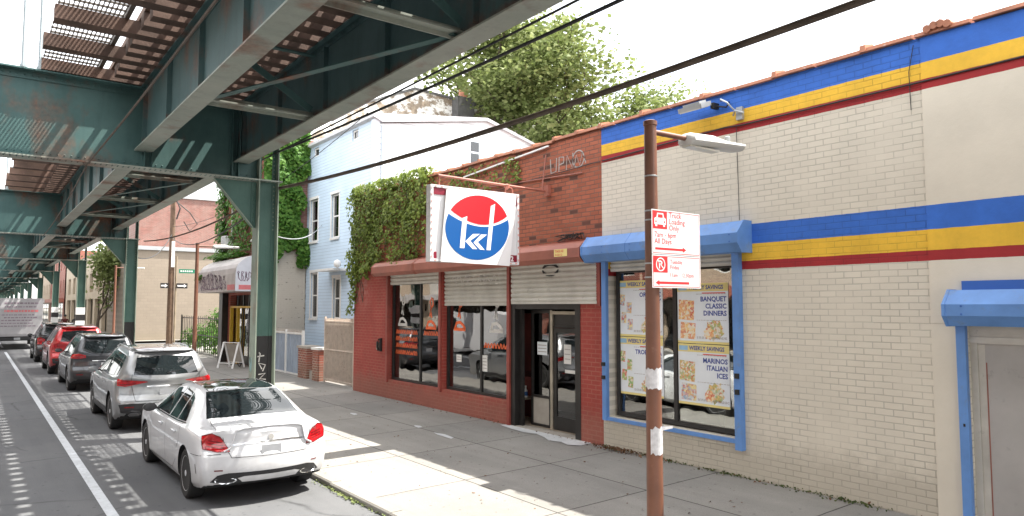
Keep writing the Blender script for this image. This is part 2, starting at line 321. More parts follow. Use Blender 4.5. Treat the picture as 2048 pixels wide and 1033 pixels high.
def food_mat(name, stops, sc=26):
    m, nt, b = new(name); pos = nt.nodes.new('ShaderNodeNewGeometry').outputs['Position']
    wv = mixc(nt, .05, pos, nd(nt, 'ShaderNodeTexNoise', {'Vector': pos, 'Scale': 22.0}).outputs['Color'], 'ADD')
    vo = nd(nt, 'ShaderNodeTexVoronoi', {'Vector': wv, 'Scale': sc}); s = nd(nt, 'ShaderNodeSeparateColor', {0: vo.outputs['Color']})
    c = ramp(nt, s.outputs[0], stops); c = mixc(nt, ramp(nt, vo.outputs['Distance'], [(.2, .35), (.7, 0.0)]), c, (.85, .75, .55))
    link(nt, c, b, 'Base Color'); b.inputs['Roughness'].default_value = .5; return m
M['food1'] = food_mat('food_print_orange', [(.0, (.62, .10, .06)), (.35, (.80, .35, .12)), (.6, (.85, .62, .25)), (.85, (.80, .72, .60))])
M['food2'] = food_mat('food_print_mixed', [(.0, (.50, .06, .05)), (.3, (.75, .50, .15)), (.55, (.25, .40, .12)), (.8, (.75, .70, .62))], 34)
M['food3'] = food_mat('food_print_pack', [(.0, (.20, .35, .55)), (.3, (.70, .72, .72)), (.6, (.55, .10, .10)), (.85, (.80, .70, .30))], 30)
M['food4'] = food_mat('food_print_green', [(.0, (.08, .30, .06)), (.3, (.35, .55, .15)), (.6, (.70, .12, .10)), (.85, (.75, .68, .55))], 30)
# ------------------------------------------------------------ mesh builder
def sel(m): return M[m] if isinstance(m, str) else m
class MB:
    def __init__(s): s.bm = bmesh.new(); s.mi = 0
    def _f(s, vs):
        try:
            f = s.bm.faces.new(vs); f.material_index = s.mi; return f
        except ValueError: return None
    def quad(s, *ps): return s._f([s.bm.verts.new(p) for p in ps])
    def box(s, x0, x1, y0, y1, z0, z1):
        v = [s.bm.verts.new((x, y, z)) for x in (x0, x1) for y in (y0, y1) for z in (z0, z1)]
        for a in ((0, 1, 3, 2), (4, 6, 7, 5), (0, 4, 5, 1), (2, 3, 7, 6), (0, 2, 6, 4), (1, 5, 7, 3)): s._f([v[i] for i in a])
        return s
    def obox(s, c, ax, size):
        """box with axes ax (3 vectors) centred on c"""
        c = Vector(c); ax = [Vector(a).normalized() for a in ax]
        v = [s.bm.verts.new(c + ax[0]*i*size[0]/2 + ax[1]*j*size[1]/2 + ax[2]*k*size[2]/2) for i in (-1, 1) for j in (-1, 1) for k in (-1, 1)]
        for a in ((0, 1, 3, 2), (4, 6, 7, 5), (0, 4, 5, 1), (2, 3, 7, 6), (0, 2, 6, 4), (1, 5, 7, 3)): s._f([v[i] for i in a])
        return s
    def bar(s, a, b, w, h, up=(0, 0, 1)):
        a, b = Vector(a), Vector(b); d = (b-a).normalized(); u = Vector(up)
        if abs(d.dot(u)) > .99: u = Vector((1, 0, 0))
        r = d.cross(u).normalized(); u = r.cross(d)
        return s.obox((a+b)/2, (d, r, u), ((b-a).length, w, h))
    def tube(s, pts, r, n=8, caps=True):
        pts = [Vector(p) for p in pts]; rr = r if isinstance(r, (list, tuple)) else [r]*len(pts)
        rings = []; up = Vector((0, 0, 1))
        for i, p in enumerate(pts):
            d = (pts[min(i+1, len(pts)-1)]-pts[max(i-1, 0)]).normalized()
            u = up if abs(d.dot(up)) < .95 else Vector((1, 0, 0))
            a = d.cross(u).normalized(); b_ = a.cross(d)
            rings.append([s.bm.verts.new(p + a*cos(2*pi*k/n)*rr[i] + b_*sin(2*pi*k/n)*rr[i]) for k in range(n)])
        for A, B in zip(rings, rings[1:]):
            for k in range(n): s._f((A[k], A[(k+1) % n], B[(k+1) % n], B[k]))
        if caps: s._f(rings[0][::-1]); s._f(rings[-1])
        return s
    def lathe(s, prof, c=(0, 0, 0), ax='z', n=24):
        """prof = [(r, h)] round an axis"""
        c = Vector(c); rings = []
        for r, h in prof:
            R = []
            for k in range(n):
                a = 2*pi*k/n
                if ax == 'z': p = (r*cos(a), r*sin(a), h)
                elif ax == 'x': p = (h, r*cos(a), r*sin(a))
                else: p = (r*cos(a), h, r*sin(a))
                R.append(s.bm.verts.new(c+Vector(p)))
            rings.append(R)
        for A, B in zip(rings, rings[1:]):
            for k in range(n): s._f((A[k], A[(k+1) % n], B[(k+1) % n], B[k]))
        s._f(rings[0][::-1]); s._f(rings[-1]); return s
    def prism(s, poly, axis, a, b):
        """poly of 2-D points; axis x: (y,z), y: (x,z), z: (x,y); extruded from a to b"""
        def P(q, t): return (t, q[0], q[1]) if axis == 'x' else (q[0], t, q[1]) if axis == 'y' else (q[0], q[1], t)
        A = [s.bm.verts.new(P(q, a)) for q in poly]; B = [s.bm.verts.new(P(q, b)) for q in poly]
        n = len(poly)
        for i in range(n): s._f((A[i], A[(i+1) % n], B[(i+1) % n], B[i]))
        s._f(A[::-1]); s._f(B); return s
    def flat(s, pts, O, u, v, w=None, th=0):
        """2-D polygon laid on plane O + a*u + b*v, optional thickness th along w"""
        O, u, v = Vector(O), Vector(u), Vector(v)
        A = [s.bm.verts.new(O+u*a+v*b) for a, b in pts]; s._f(A)
        if th:
            w = Vector(w)*th; B = [s.bm.verts.new(x.co + w) for x in A]; s._f(B[::-1]); n = len(A)
            for i in range(n): s._f((A[i], B[i], B[(i+1) % n], A[(i+1) % n]))
        return s
    def ribbon(s, pts, O, u, v, w, off=0, nrm=None):
        """painted stroke of width w along 2-D points"""
        O, u, v = Vector(O), Vector(u), Vector(v)
        if nrm is not None: O = O + Vector(nrm)*off
        P = [Vector((a, b)) for a, b in pts]; L = []
        for i, p in enumerate(P):
            d = (P[min(i+1, len(P)-1)]-P[max(i-1, 0)]); d = d.normalized() if d.length > 1e-9 else Vector((1, 0))
            nn = Vector((-d.y, d.x))*w/2
            L.append((s.bm.verts.new(O+u*(p+nn).x+v*(p+nn).y), s.bm.verts.new(O+u*(p-nn).x+v*(p-nn).y)))
        for A, B in zip(L, L[1:]): s._f((A[0], A[1], B[1], B[0]))
        return s
    def text(s, body, size, O, u, v, align='LEFT', bold=.0, off=.0, sx=1.0):
        cu = bpy.data.curves.new('t', 'FONT'); cu.body = body; cu.size = size; cu.align_x = align; cu.offset = bold*size; cu.resolution_u = 2
        ob = bpy.data.objects.new('t', cu); COL.objects.link(ob); bpy.context.view_layer.update()
        me = bpy.data.meshes.new_from_object(ob.evaluated_get(bpy.context.evaluated_depsgraph_get()))
        O, u, v = Vector(O), Vector(u).normalized(), Vector(v).normalized(); n = u.cross(v)
        vs = [s.bm.verts.new(O + u*q.co.x*sx + v*q.co.y + n*off) for q in me.vertices]
        for f in me.polygons:
            if len(set(f.vertices)) > 2: s._f([vs[i] for i in f.vertices])
        bpy.data.objects.remove(ob); bpy.data.meshes.remove(me); bpy.data.curves.remove(cu); return s
    def build(s, name, mats, parent=None, smooth=0, root=None):
        me = bpy.data.meshes.new(name)
        if smooth:
            s.bm.normal_update()
            for e in s.bm.edges:
                if len(e.link_faces) == 2 and e.calc_face_angle(0) > radians(smooth): e.smooth = False
            for f in s.bm.faces: f.smooth = True
        s.bm.to_mesh(me); s.bm.free()
        for m in (mats if isinstance(mats, (list, tuple)) else [mats]): me.materials.append(sel(m))
        o = bpy.data.objects.new(name, me); COL.objects.link(o)
        if parent is not None:
            r = parent
            while r.parent: r = r.parent
            if r.location.length: me.transform(Matrix.Translation(-r.location))
            o.parent = parent
        return o
def tag(o, label, cat, group=None, kind=None):
    if label: o['label'] = label
    if cat: o['category'] = cat
    if group: o['group'] = group
    if kind: o['kind'] = kind
    return o
def thing(name, label, cat, loc=(0, 0, 0), group=None):
    o = bpy.data.objects.new(name, None); COL.objects.link(o); o.location = loc; o.empty_display_size = .2
    return tag(o, label, cat, group)
def struct(name, mb, mat): o = mb.build(name, mat); o['kind'] = 'structure'; return o
def copy_tree(o, parent=None):
    c = o.copy(); COL.objects.link(c); c.parent = parent
    for ch in list(o.children): copy_tree(ch, c)
    return c
XA, YA, ZA = Vector((1, 0, 0)), Vector((0, 1, 0)), Vector((0, 0, 1))

def facade(mb, O, u, n, w, h, openings, depth=.25):
    """flat wall with real openings and reveals. O lower-left seen from outside, u to the right, n outward"""
    O, u, n = Vector(O), Vector(u), Vector(n); v = ZA
    us = sorted({0, w, *[q for o in openings for q in (o[0], o[1])]}); vs = sorted({0, h, *[q for o in openings for q in (o[2], o[3])]})
    P = lambda a, b, d=0: O+u*a+v*b-n*d
    for a0, a1 in zip(us, us[1:]):
        for b0, b1 in zip(vs, vs[1:]):
            ca, cb = (a0+a1)/2, (b0+b1)/2
            if any(o[0] < ca < o[1] and o[2] < cb < o[3] for o in openings): continue
            mb.quad(P(a0, b0), P(a1, b0), P(a1, b1), P(a0, b1))
            mb.quad(P(a1, b0, depth), P(a0, b0, depth), P(a0, b1, depth), P(a1, b1, depth))
    for a0, a1, b0, b1 in openings:
        mb.quad(P(a0, b0), P(a0, b0, depth), P(a0, b1, depth), P(a0, b1)); mb.quad(P(a1, b0, depth), P(a1, b0), P(a1, b1), P(a1, b1, depth))
        mb.quad(P(a0, b1), P(a0, b1, depth), P(a1, b1, depth), P(a1, b1)); mb.quad(P(a0, b0, depth), P(a0, b0), P(a1, b0), P(a1, b0, depth))
    # closed edges
    mb.quad(P(0, 0, depth), P(0, 0), P(0, h), P(0, h, depth)); mb.quad(P(w, 0), P(w, 0, depth), P(w, h, depth), P(w, h)); mb.quad(P(0, h), P(w, h), P(w, h, depth), P(0, h, depth))
def window(parent, O, u, n, a0, a1, b0, b1, recess=.1, fw=.05, fd=.06, mull=(), trans=(), fmat='alum', gmat='glass', sill=None, name='window', lintel=None):
    O, u, n = Vector(O), Vector(u), Vector(n); mb = MB()
    def B(x0, x1, z0, z1, d0, d1, m): m.obox(O+u*(x0+x1)/2+ZA*(z0+z1)/2-n*(d0+d1)/2, (u, ZA, n), (x1-x0, z1-z0, d1-d0))
    e = .002
    B(a0+e, a0+fw, b0+e, b1-e, recess, recess+fd, mb); B(a1-fw, a1-e, b0+e, b1-e, recess, recess+fd, mb)
    B(a0+fw, a1-fw, b0+e, b0+fw, recess, recess+fd, mb); B(a0+fw, a1-fw, b1-fw, b1-e, recess, recess+fd, mb)
    for m_ in mull: B(m_-fw*.5, m_+fw*.5, b0+fw, b1-fw, recess+.004, recess+fd, mb)
    for t in trans: B(a0+fw, a1-fw, t-fw*.4, t+fw*.4, recess+.008, recess+fd, mb)
    w = mb.build(name, fmat, parent)
    g = MB(); B(a0+fw*.8, a1-fw*.8, b0+fw*.8, b1-fw*.8, recess+fd*.5, recess+fd*.5+.006, g); g.build('pane', gmat, w)
    if sill:
        sm = MB(); B(a0-.05, a1+.05, b0-.07, b0-.001, -.06, recess, sm); sm.build('sill', sill, w)
    if lintel:
        sm = MB(); B(a0-.06, a1+.06, b1+.001, b1+.10, -.05, .02, sm)
        B(a0-.08, a0-.001, b0, b1, -.02, .01, sm); B(a1+.001, a1+.08, b0, b1, -.02, .01, sm); sm.build('window_surround', lintel, w)
    return w
def shutter(parent, O, u, n, a0, a1, b0, b1, d, pitch=.095, mat='shutter'):
    O, u, n = Vector(O), Vector(u), Vector(n); mb = MB(); k = int((b1-b0)/pitch*6); prev = None
    for i in range(k+1):
        z = b0+(b1-b0)*i/k; ph = (z/pitch) % 1; off = .034*abs(sin(pi*ph))**.7
        p = (mb.bm.verts.new(O+u*a0+ZA*z-n*(d-off)), mb.bm.verts.new(O+u*a1+ZA*z-n*(d-off)))
        if prev: mb._f((prev[0], prev[1], p[1], p[0]))
        prev = p
    mb.obox(O+u*(a0+a1)/2+ZA*(b0+.0)-n*d, (u, ZA, n), (a1-a0, .045, .05))
    return mb.build('roller_shutter', mat, parent)
def cage(mb, x0, x1, y0, y1, z0, z1, open_x0=True):
    """interior room: floor, ceiling, back and sides as inward quads; mi 0 walls, 1 floor"""
    mb.mi = 0
    mb.quad((x1, y0, z0), (x1, y1, z0), (x1, y1, z1), (x1, y0, z1)); mb.quad((x0, y0, z0), (x1, y0, z0), (x1, y0, z1), (x0, y0, z1))
    mb.quad((x0, y1, z0), (x1, y1, z0), (x1, y1, z1), (x0, y1, z1)); mb.quad((x0, y0, z1), (x1, y0, z1), (x1, y1, z1), (x0, y1, z1))
    mb.mi = 1; mb.quad((x0, y0, z0), (x1, y0, z0), (x1, y1, z0), (x0, y1, z0)); mb.mi = 0
def scribble(w, h, n, seed, loops=2.5):
    r = random.Random(seed); out = []
    for i in range(n):
        a, b = r.uniform(.5, loops), r.uniform(0, 6.28); t = i/(n-1)
        out.append((t*w + .22*w/loops*sin(t*loops*6.28+b), h*(.5+.45*sin(t*loops*6.28*1.3+r.uniform(-.35, .35)))))
    return out

# ------------------------------------------------------------ ground
X_K, X_W = 4.0, 8.53
mb = MB(); mb.quad((-400, -200, -.02), (600, -200, -.02), (600, 1200, -.02), (-400, 1200, -.02)); struct('ground', mb, 'earth')
mb = MB()
for i in range(30): mb.quad((-9.5, -30+i*10, 0), (X_K, -30+i*10, 0), (X_K, -20+i*10, 0), (-9.5, -20+i*10, 0))
struct('road', mb, 'asphalt')
def sidewalk(name, y0, y1):
    mb = MB(); n = max(1, int((y1-y0)/4))
    for i in range(n):
        a, b = y0+(y1-y0)*i/n, y0+(y1-y0)*(i+1)/n
        mb.quad((X_K+.16, a, .075), (X_W+.35, a, .153), (X_W+.35, b, .153), (X_K+.16, b, .075))
        mb.quad((X_W+.35, a, .153), (40, a, .153), (40, b, .153), (X_W+.35, b, .153))
    struct(name, mb, 'sidewalk')
sidewalk('sidewalk', -25, 45.5); sidewalk('sidewalk', 53, 270)
mb = MB(); mb.quad((X_K, 45.5, .004), (90, 45.5, .004), (90, 53, .004), (X_K, 53, .004)); struct('side_road', mb, 'asphalt')
mb = MB(); mb.box(-14, -9.5, -30, 270, 0, .13); struct('far_sidewalk', mb, 'sidewalk')
rk = random.Random(3)
def kerb(y0, y1):
    mb = MB(); y = y0
    while y < y1:
        L = min(rk.uniform(1.4, 2.4), y1-y); dx, dz = rk.uniform(-.02, .02), rk.uniform(-.012, .008)
        if 7.9 < y+L < 8.9 or 8 < y < 8.6: dx += .03
        mb.prism([(X_K+dx, -.02), (X_K+.165, -.02), (X_K+.165, .078+dz), (X_K+.02+dx, .075+dz), (X_K+dx, .055+dz)], 'y', y+.006, y+L-.006); y += L
    struct('kerb', mb, 'kerb')
kerb(-20, 45.4); kerb(53.1, 120)
mb = MB()
for i in range(60):
    y0, y1 = 5+i*2.5, 7.5+i*2.5
    if 45 < y0 < 52: continue
    mb.quad((1.355, y0, .005), (1.475, y0, .005), (1.475, y1, .005), (1.355, y1, .005))
struct('lane_line', mb, 'line')
mb = MB(); mb.quad((-1.75, -20, .005), (-1.62, -20, .005), (-1.62, 120, .005), (-1.75, 120, .005)); struct('lane_line', mb, 'line')
mb = MB()     # cement wash before the shop door
pts = [(8.56, 9.05), (8.55, 11.45), (8.38, 11.5), (8.30, 11.0), (8.26, 10.6), (8.34, 10.3), (8.24, 9.95), (8.12, 9.7), (8.2, 9.45), (8.12, 9.2), (8.25, 9.0)]
mb._f([mb.bm.verts.new((x, y, .075+(x-4.16)*.0178+.006)) for x, y in pts]); struct('cement_patch', mb, 'patch')
for (x, y, l) in ((6.75, 14.6, .35), (7.05, 12.3, .3), (6.95, 10.95, .75)):
    mb = MB(); z = .081+(x-4.16)*.0178
    mb._f([mb.bm.verts.new((x+a, y+b*l, z)) for a, b in ((-.05, 0), (.05, .1), (.09, .6), (.03, 1.0), (-.03, .7))]); struct('cement_patch', mb, 'patch')

# ------------------------------------------------------------ elevated railway
EL = thing('elevated_railway', 'green riveted steel elevated railway with rusty beams and timber ties running over the street', 'elevated railway')
YC = [14+15.1*k for k in range(-2, 21)]
def rivets(mb, a, b, step, nrm, r=.016):
    a, b, nrm = Vector(a), Vector(b), Vector(nrm); L = (b-a).length; d = (b-a)/L; s = d.cross(nrm)
    for i in range(int(L/step)+1):
        c = a+d*step*i; t = mb.bm.verts.new(c+nrm*r*.8)
        R = [mb.bm.verts.new(c+d*r*cos(k*pi/3)+s*r*sin(k*pi/3)) for k in range(6)]
        for k in range(6): mb._f((R[k], R[(k+1) % 6], t))
for k, y in enumerate(YC):
    near = abs(y-14) < 20 and y > 5
    for sx in (1, -1):
        def X(x): return x if sx > 0 else -3.0-x       # the far row mirrors about x = -1.5
        def rx(a, b): return (min(X(a), X(b)), max(X(a), X(b)))
        mb = MB()
        bl = 1.92 if y < 40 else 1.30
        x0, x1 = rx(4.315, 4.665)
        mb.box(x0, x1, y-.012, y+.012, bl, 4.94); mb.mi = 1
        for xa, xb in ((4.295, 4.315), (4.665, 4.685)):
            f0, f1 = rx(xa, xb); mb.box(f0, f1, y-.18, y+.18, .02, 6.40)
        for xa, xb in ((4.315, 4.385), (4.595, 4.665)):
            f0, f1 = rx(xa, xb); mb.mi = 0; mb.box(f0, f1, y-.028, y-.0125, bl, 6.38)
        mb.mi = 2
        x0, x1 = rx(4.315, 4.665)
        mb.box(x0, x1, y-.014, y+.014, .02, bl-.001)
        for xa, xb in ((4.315, 4.385), (4.595, 4.665)):
            f0, f1 = rx(xa, xb); mb.box(f0, f1, y-.030, y-.0145, .02, bl-.001)
        if y > 40:     # banded bases
            for m_, z0, z1 in ((4, 1.30, 1.72), (3, 1.721, 2.05), (4, 2.051, 2.42)):
                mb.mi = m_; f0, f1 = rx(4.285, 4.695); mb.box(f0, f1, y-.19, y+.19, z0, z1)
        if near:
            mb.mi = 1
            for xx in (4.35, 4.63):
                rivets(mb, (X(xx), y-.028, 4.0), (X(xx), y-.028, 6.3), .085, (0, -1, 0))
        mb.mi = 1; f0, f1 = rx(4.2, 4.78); mb.box(f0, f1, y-.26, y+.26, .0, .1)
        c = mb.build('column', ['column', 'col_edge', 'blackpaint', 'blackpaint', 'white'], EL)
        # gusset under the cross beam
        g = MB(); pts = [(X(3.50), 4.915), (X(4.29), 4.915), (X(4.29), 4.02), (X(4.22), 4.02)]
        g.prism(pts, 'y', y-.012, y+.012)
        g.mi = 1; g.bar((X(3.50), y, 4.90), (X(4.24), y, 4.02), .12, .015)
        f0, f1 = rx(4.20, 4.29); g.mi = 0; g.box(f0, f1, y-.028, y-.0125, 4.02, 4.9)
        if near: rivets(g, (X(4.245), y-.028, 4.05), (X(4.245), y-.028, 4.9), .085, (0, -1, 0))
        g.build('gusset', ['column', 'col_edge'], c)
    mb = MB(); a, b = -7.29, 4.293
    mb.box(a, b, y-.01, y+.01, 4.97, 6.36); mb.mi = 1
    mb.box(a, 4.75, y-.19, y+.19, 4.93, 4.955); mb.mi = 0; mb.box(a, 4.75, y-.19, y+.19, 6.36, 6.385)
    mb.box(a, b, y-.03, y-.0105, 4.956, 5.10); mb.box(a, b, y+.0105, y+.03, 4.956, 5.10)
    mb.box(a, b, y-.03, y-.0105, 6.24, 6.359)
    mb.mi = 2; mb.box(a, 4.75, y-.19, y+.19, 4.9555, 4.957)
    for xs in (2.30, 2.42, 3.80, 3.92, -5.3, -7.0, .05, -3.1):
        mb.mi = 0; mb.box(xs-.006, xs+.006, y-.13, y-.031, 4.958, 6.35); mb.box(xs-.045, xs-.007, y-.028, y-.0106, 5.10, 6.24)
        if near: mb.mi = 2; rivets(mb, (xs-.03, y-.0285, 5.12), (xs-.03, y-.0285, 6.22), .09, (0, -1, 0), .013)
    mb.mi = 2
    if near:
        rivets(mb, (a if y > 20 else -.5, y-.031, 5.03), (4.25, y-.031, 5.03), .10, (0, -1, 0))
        rivets(mb, (-.5, y-.17, 4.929), (4.7, y-.17, 4.929), .085, (0, 0, -1)); rivets(mb, (-.5, y-.09, 4.929), (4.7, y-.09, 4.929), .085, (0, 0, -1))
        rivets(mb, (-.5, y-.031, 6.30), (4.25, y-.031, 6.30), .10, (0, -1, 0))
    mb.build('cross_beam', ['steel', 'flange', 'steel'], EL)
GX = [2.285, 3.985, -5.285, -6.985]
for y0, y1 in zip(YC, YC[1:]):
    for gx in GX:
        mb = MB(); a, b = y0+.032, y1-.032
        mb.box(gx-.008, gx+.008, a, b, 5.275, 6.37); mb.mi = 1
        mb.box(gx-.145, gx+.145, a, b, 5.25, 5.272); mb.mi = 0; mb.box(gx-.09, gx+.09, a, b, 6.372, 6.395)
        mb.mi = 0
        for s in (-1, 1):
            xs = sorted((gx+s*.0085, gx+s*.02))
            mb.box(xs[0], xs[1], a, b, 5.273, 5.36); mb.box(xs[0], xs[1], a, b, 6.28, 6.371)
            for yy in [a+1.05+i*1.95 for i in range(8)]:
                if yy < b: mb.box(xs[0]+(.0 if s > 0 else -.06), xs[1]+(.06 if s > 0 else 0), yy-.006, yy+.006, 5.361, 6.279); mb.box(xs[0], xs[1]+.0, yy+.007, yy+.07, 5.361, 6.279)
        if y0 < 25 and gx > 0 and y0 > -5:
            mb.mi = 2
            for s in (-1,):
                rivets(mb, (gx+s*.021, max(a, 3), 5.32), (gx+s*.021, b, 5.32), .11, (s, 0, 0), .013)
                rivets(mb, (gx+s*.021, max(a, 3), 6.33), (gx+s*.021, b, 6.33), .11, (s, 0, 0), .013)
                for yy in [a+1.05+i*1.95 for i in range(8)]:
                    rivets(mb, (gx+s*.021, yy+.04, 5.42), (gx+s*.021, yy+.04, 6.25), .11, (s, 0, 0), .013)
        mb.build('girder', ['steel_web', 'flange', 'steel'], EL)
    for ga, gb in ((2.285, 3.985), (-6.985, -5.285)):
        for j in range(3):
            yy = y0+3.1+j*4.1
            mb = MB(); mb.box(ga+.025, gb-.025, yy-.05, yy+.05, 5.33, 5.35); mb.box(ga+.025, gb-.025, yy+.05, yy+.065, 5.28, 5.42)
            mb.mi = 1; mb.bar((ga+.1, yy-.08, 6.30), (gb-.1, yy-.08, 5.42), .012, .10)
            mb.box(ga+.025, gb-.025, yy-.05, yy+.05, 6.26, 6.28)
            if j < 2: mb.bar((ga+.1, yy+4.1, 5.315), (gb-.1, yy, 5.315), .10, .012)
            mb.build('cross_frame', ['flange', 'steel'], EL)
# timber ties: the nearest hundred singly, the rest as one part
PIT = 15.1/35; tie_rest = MB(); ntie = 0; r_ = random.Random(5)
for i in range(int((330+16)/PIT)):
    y = 13.47-68*PIT+i*PIT; longt = i % 3 == 0
    x0 = .66+r_.uniform(-.05, .05) if longt else 1.72+r_.uniform(-.04, .04); x1 = 4.97 if i % 4 else 5.72
    def tie(m, a, b): m.box(a, b, y-.115+r_.uniform(-.01, .01), y+.115, 6.397, 6.60+r_.uniform(-.015, .01))
    if 4.5 < y < 42 and ntie < 100:
        m_ = MB(); tie(m_, x0, x1); m_.build('cross_tie', 'tie', EL); ntie += 1
    else: tie(tie_rest, x0, x1)
    tie(tie_rest, -8.9, -4.5 if i % 3 else -3.66)
o = tie_rest.build('cross_ties', 'tie', EL); o['kind'] = 'stuff'
for gx in (2.40, 3.79, -5.40, -6.79):
    mb = MB(); mb.prism([(gx-.07, 6.605), (gx+.07, 6.605), (gx+.07, 6.62), (gx+.012, 6.64), (gx+.012, 6.72), (gx+.035, 6.73), (gx+.035, 6.76), (gx-.035, 6.76), (gx-.035, 6.73), (gx-.012, 6.72), (gx-.012, 6.64), (gx-.07, 6.62)], 'y', -16, 168)
    mb.build('rail', 'rail', EL)
mb = MB()
for a, b in ((2.08, 2.16), (2.27, 2.325), (2.475, 2.75), (2.76, 3.0), (3.01, 3.24), (3.49, 3.62), (4.01, 4.2), (4.21, 4.42), (4.43, 4.68), (4.69, 4.95)):
    mb.box(a, b, -16, 320, 6.622 if a < 4.1 and a > 2.2 else 6.606, 6.65 if not (2.2 < a < 4.1) else 6.645)
mb.box(1.72, 1.80, -16, 320, 6.606, 6.70)
for a, b in ((-8.9, -8.0), (-7.9, -7.2), (-6.6, -5.8), (-5.2, -4.6)): mb.box(a, b, -16, 320, 6.606, 6.65)
mb.build('guard_timbers', 'plank', EL)
mb = MB()
for j in range(15): x = .74+j*.055; mb.box(x, x+.010, 3, 60, 6.60, 6.64)
mb.mi = 0
for j in range(int(57/.2157)): y = 3+j*.2157; mb.box(.73, 1.53, y, y+.022, 6.607, 6.636)
mb.box(1.54, 1.60, 3, 60, 6.60, 6.66); mb.box(-3.7, -3.0, -16, 60, 6.60, 6.64)
mb.build('walkway_grating', 'grate', EL)
mb = MB()
for j in range(9): x = 5.02+j*.075; mb.box(x, x+.028, -16, 90, 6.61, 6.64)
for j in range(int(106/.45)): y = -16+j*.45; mb.box(5.0, 5.68, y, y+.035, 6.64, 6.66)
for z in (7.0, 7.45): mb.box(5.69, 5.71, -16, 90, z, z+.03)
for j in range(int(106/2.28)): y = -16+j*2.28; mb.box(5.68, 5.72, y, y+.05, 6.60, 7.48)
mb.build('side_walkway', 'grate', EL)
for x, y in ((.47, 13.9), (.70, 13.9), (.47, 29.0), (.69, 29.0)):
    mb = MB(); mb.box(x-.03, x+.03, y-.03, y+.03, 6.386, 9.6); mb.box(x-.012, x+.012, y-.1, y-.031, 6.386, 9.6)
    mb.box(x-.05, x+.05, y-.05, y+.05, 6.386, 6.44); mb.build('signal_post', 'greyp', EL)
GR = ([(0, 0), (.02, .16), (.0, .18)], [(-.05, .10), (.08, .12)], [(.05, -.14), (.0, -.02), (.10, -.06), (.06, -.18)], [(.0, -.24), (.10, -.22), (.02, -.32), (.11, -.34)], [(.10, -.40), (.03, -.42), (.08, -.48), (.02, -.52)], [(-.02, -.78), (.07, -.9), (.14, -.80)], [(.0, -.92), (.12, -.84)], [(.08, -.80), (.16, -.92)])
mb = MB()
for st in GR: mb.ribbon([(a*1.3, b*1.0) for a, b in st], (4.42, 13.984, 1.42), XA, ZA, .022)
tag(mb.build('graffiti', 'grafw'), 'white scratchy graffiti on the black base of the nearest green column', 'graffiti')
mb = MB()
for q in range(3): mb.ribbon([(a*.6+.0, b+q*.42) for a, b in scribble(.22, .34, 12, 70+q)], (4.294, 14.15, .35), (0, -1, 0), ZA, .03)
tag(mb.build('graffiti', 'tealp'), 'pale teal scrawl low on the left flange of the nearest green column', 'graffiti')
def sag(a, b, s, n=24):
    a, b = Vector(a), Vector(b); return [a.lerp(b, i/n)+Vector((0, 0, -s*4*(i/n)*(1-i/n))) for i in range(n+1)]
mb = MB(); mb.tube(sag((1.42, 13.82, 4.90), (1.34, -1.2, 4.95), .10), .014, 6); mb.tube(sag((1.42, 13.82, 4.90), (1.75, 28.9, 4.88), .12), .012, 6)
tag(mb.build('beam_cable', 'rope'), 'thin grey cable slung below the cross beams under the left girder', 'cable')

# ------------------------------------------------------------ shops
XW = X_W
u_, n_ = Vector((0, -1, 0)), Vector((-1, 0, 0))      # facing the street; u runs to the right as seen
YR1, YR0 = 18.68, 8.742      # red store
RS = thing('red_store', 'single storey red painted brick store with rolled shutters and dark shop windows', 'shop', (XW, YR0, 0))
O = (XW, YR1, 0)
def U(y): return YR1-y
op = [(U(16.60), U(14.07), .62, 3.30), (U(13.93), U(11.43), .62, 3.30), (U(11.32), U(9.30), .155, 3.30)]
mb = MB(); facade(mb, O, u_, n_, YR1-YR0, 5.56, op, .22)
mb.mi = 1
mb.quad((XW, YR1, 0), (20, YR1, 0), (20, YR1, 5.56), (XW, YR1, 5.56))
mb.quad((XW+.22, YR1-.01, 5.4), (20, YR1-.01, 5.4), (20, YR0, 5.4), (XW+.22, YR0, 5.4))
mb.build('wall', ['redbrick', 'oldbrick_y'], RS)
mb = MB(); y = YR0+.01; rr = random.Random(2)
while y < YR1+.05:
    L = min(.60, YR1+.05-y); dz = rr.uniform(-.012, .012)
    mb.prism([(XW-.05, 5.56+dz), (XW+.30, 5.56+dz), (XW+.27, 5.62+dz), (XW+.12, 5.655+dz), (XW-.04, 5.61+dz)], 'y', y+.004, y+L-.004)
    mb.prism([(XW-.06, 5.558+dz), (XW+.30, 5.558+dz), (XW+.27, 5.64+dz), (XW+.12, 5.68+dz), (XW-.055, 5.635+dz)], 'y', y+L-.045, y+L+.02); y += .62
mb.build('coping', 'coping', RS)
mb = MB(); cage(mb, XW+.23, XW+5.5, YR0+.1, YR1-.2, .17, 3.35)
mb.mi = 2; mb.box(XW+.9, XW+1.7, 11.6, 16.4, .171, 1.0); mb.box(XW+3.2, XW+3.5, 9.6, 18.0, .171, 2.3)
mb.mi = 1; mb.box(XW+.235, XW+.75, 11.45, 16.58, .60, .64)
mb.build('interior', ['dark', 'infloor', 'inred'], RS)
window(RS, O, u_, n_, U(16.58), U(14.09), .62, 3.30, .10, .06, mull=(U(15.14),))
window(RS, O, u_, n_, U(13.91), U(11.45), .62, 3.30, .10, .06, mull=(U(12.54),))
shutter(RS, O, u_, n_, U(16.56), U(14.10), 3.06, 3.36, .055); shutter(RS, O, u_, n_, U(13.90), U(11.46), 2.53, 3.36, .055); shutter(RS, O, u_, n_, U(11.26), U(8.83), 2.56, 3.30, -.03)
for y in (16.62, 14.0, 11.375, 8.80):
    mb = MB(); mb.box(XW-.05, XW+.05, y-.045, y+.045, .56 if y > 12 else (.16 if y > 10 else 2.5), 3.35); mb.build('shutter_guide', 'redpost', RS)
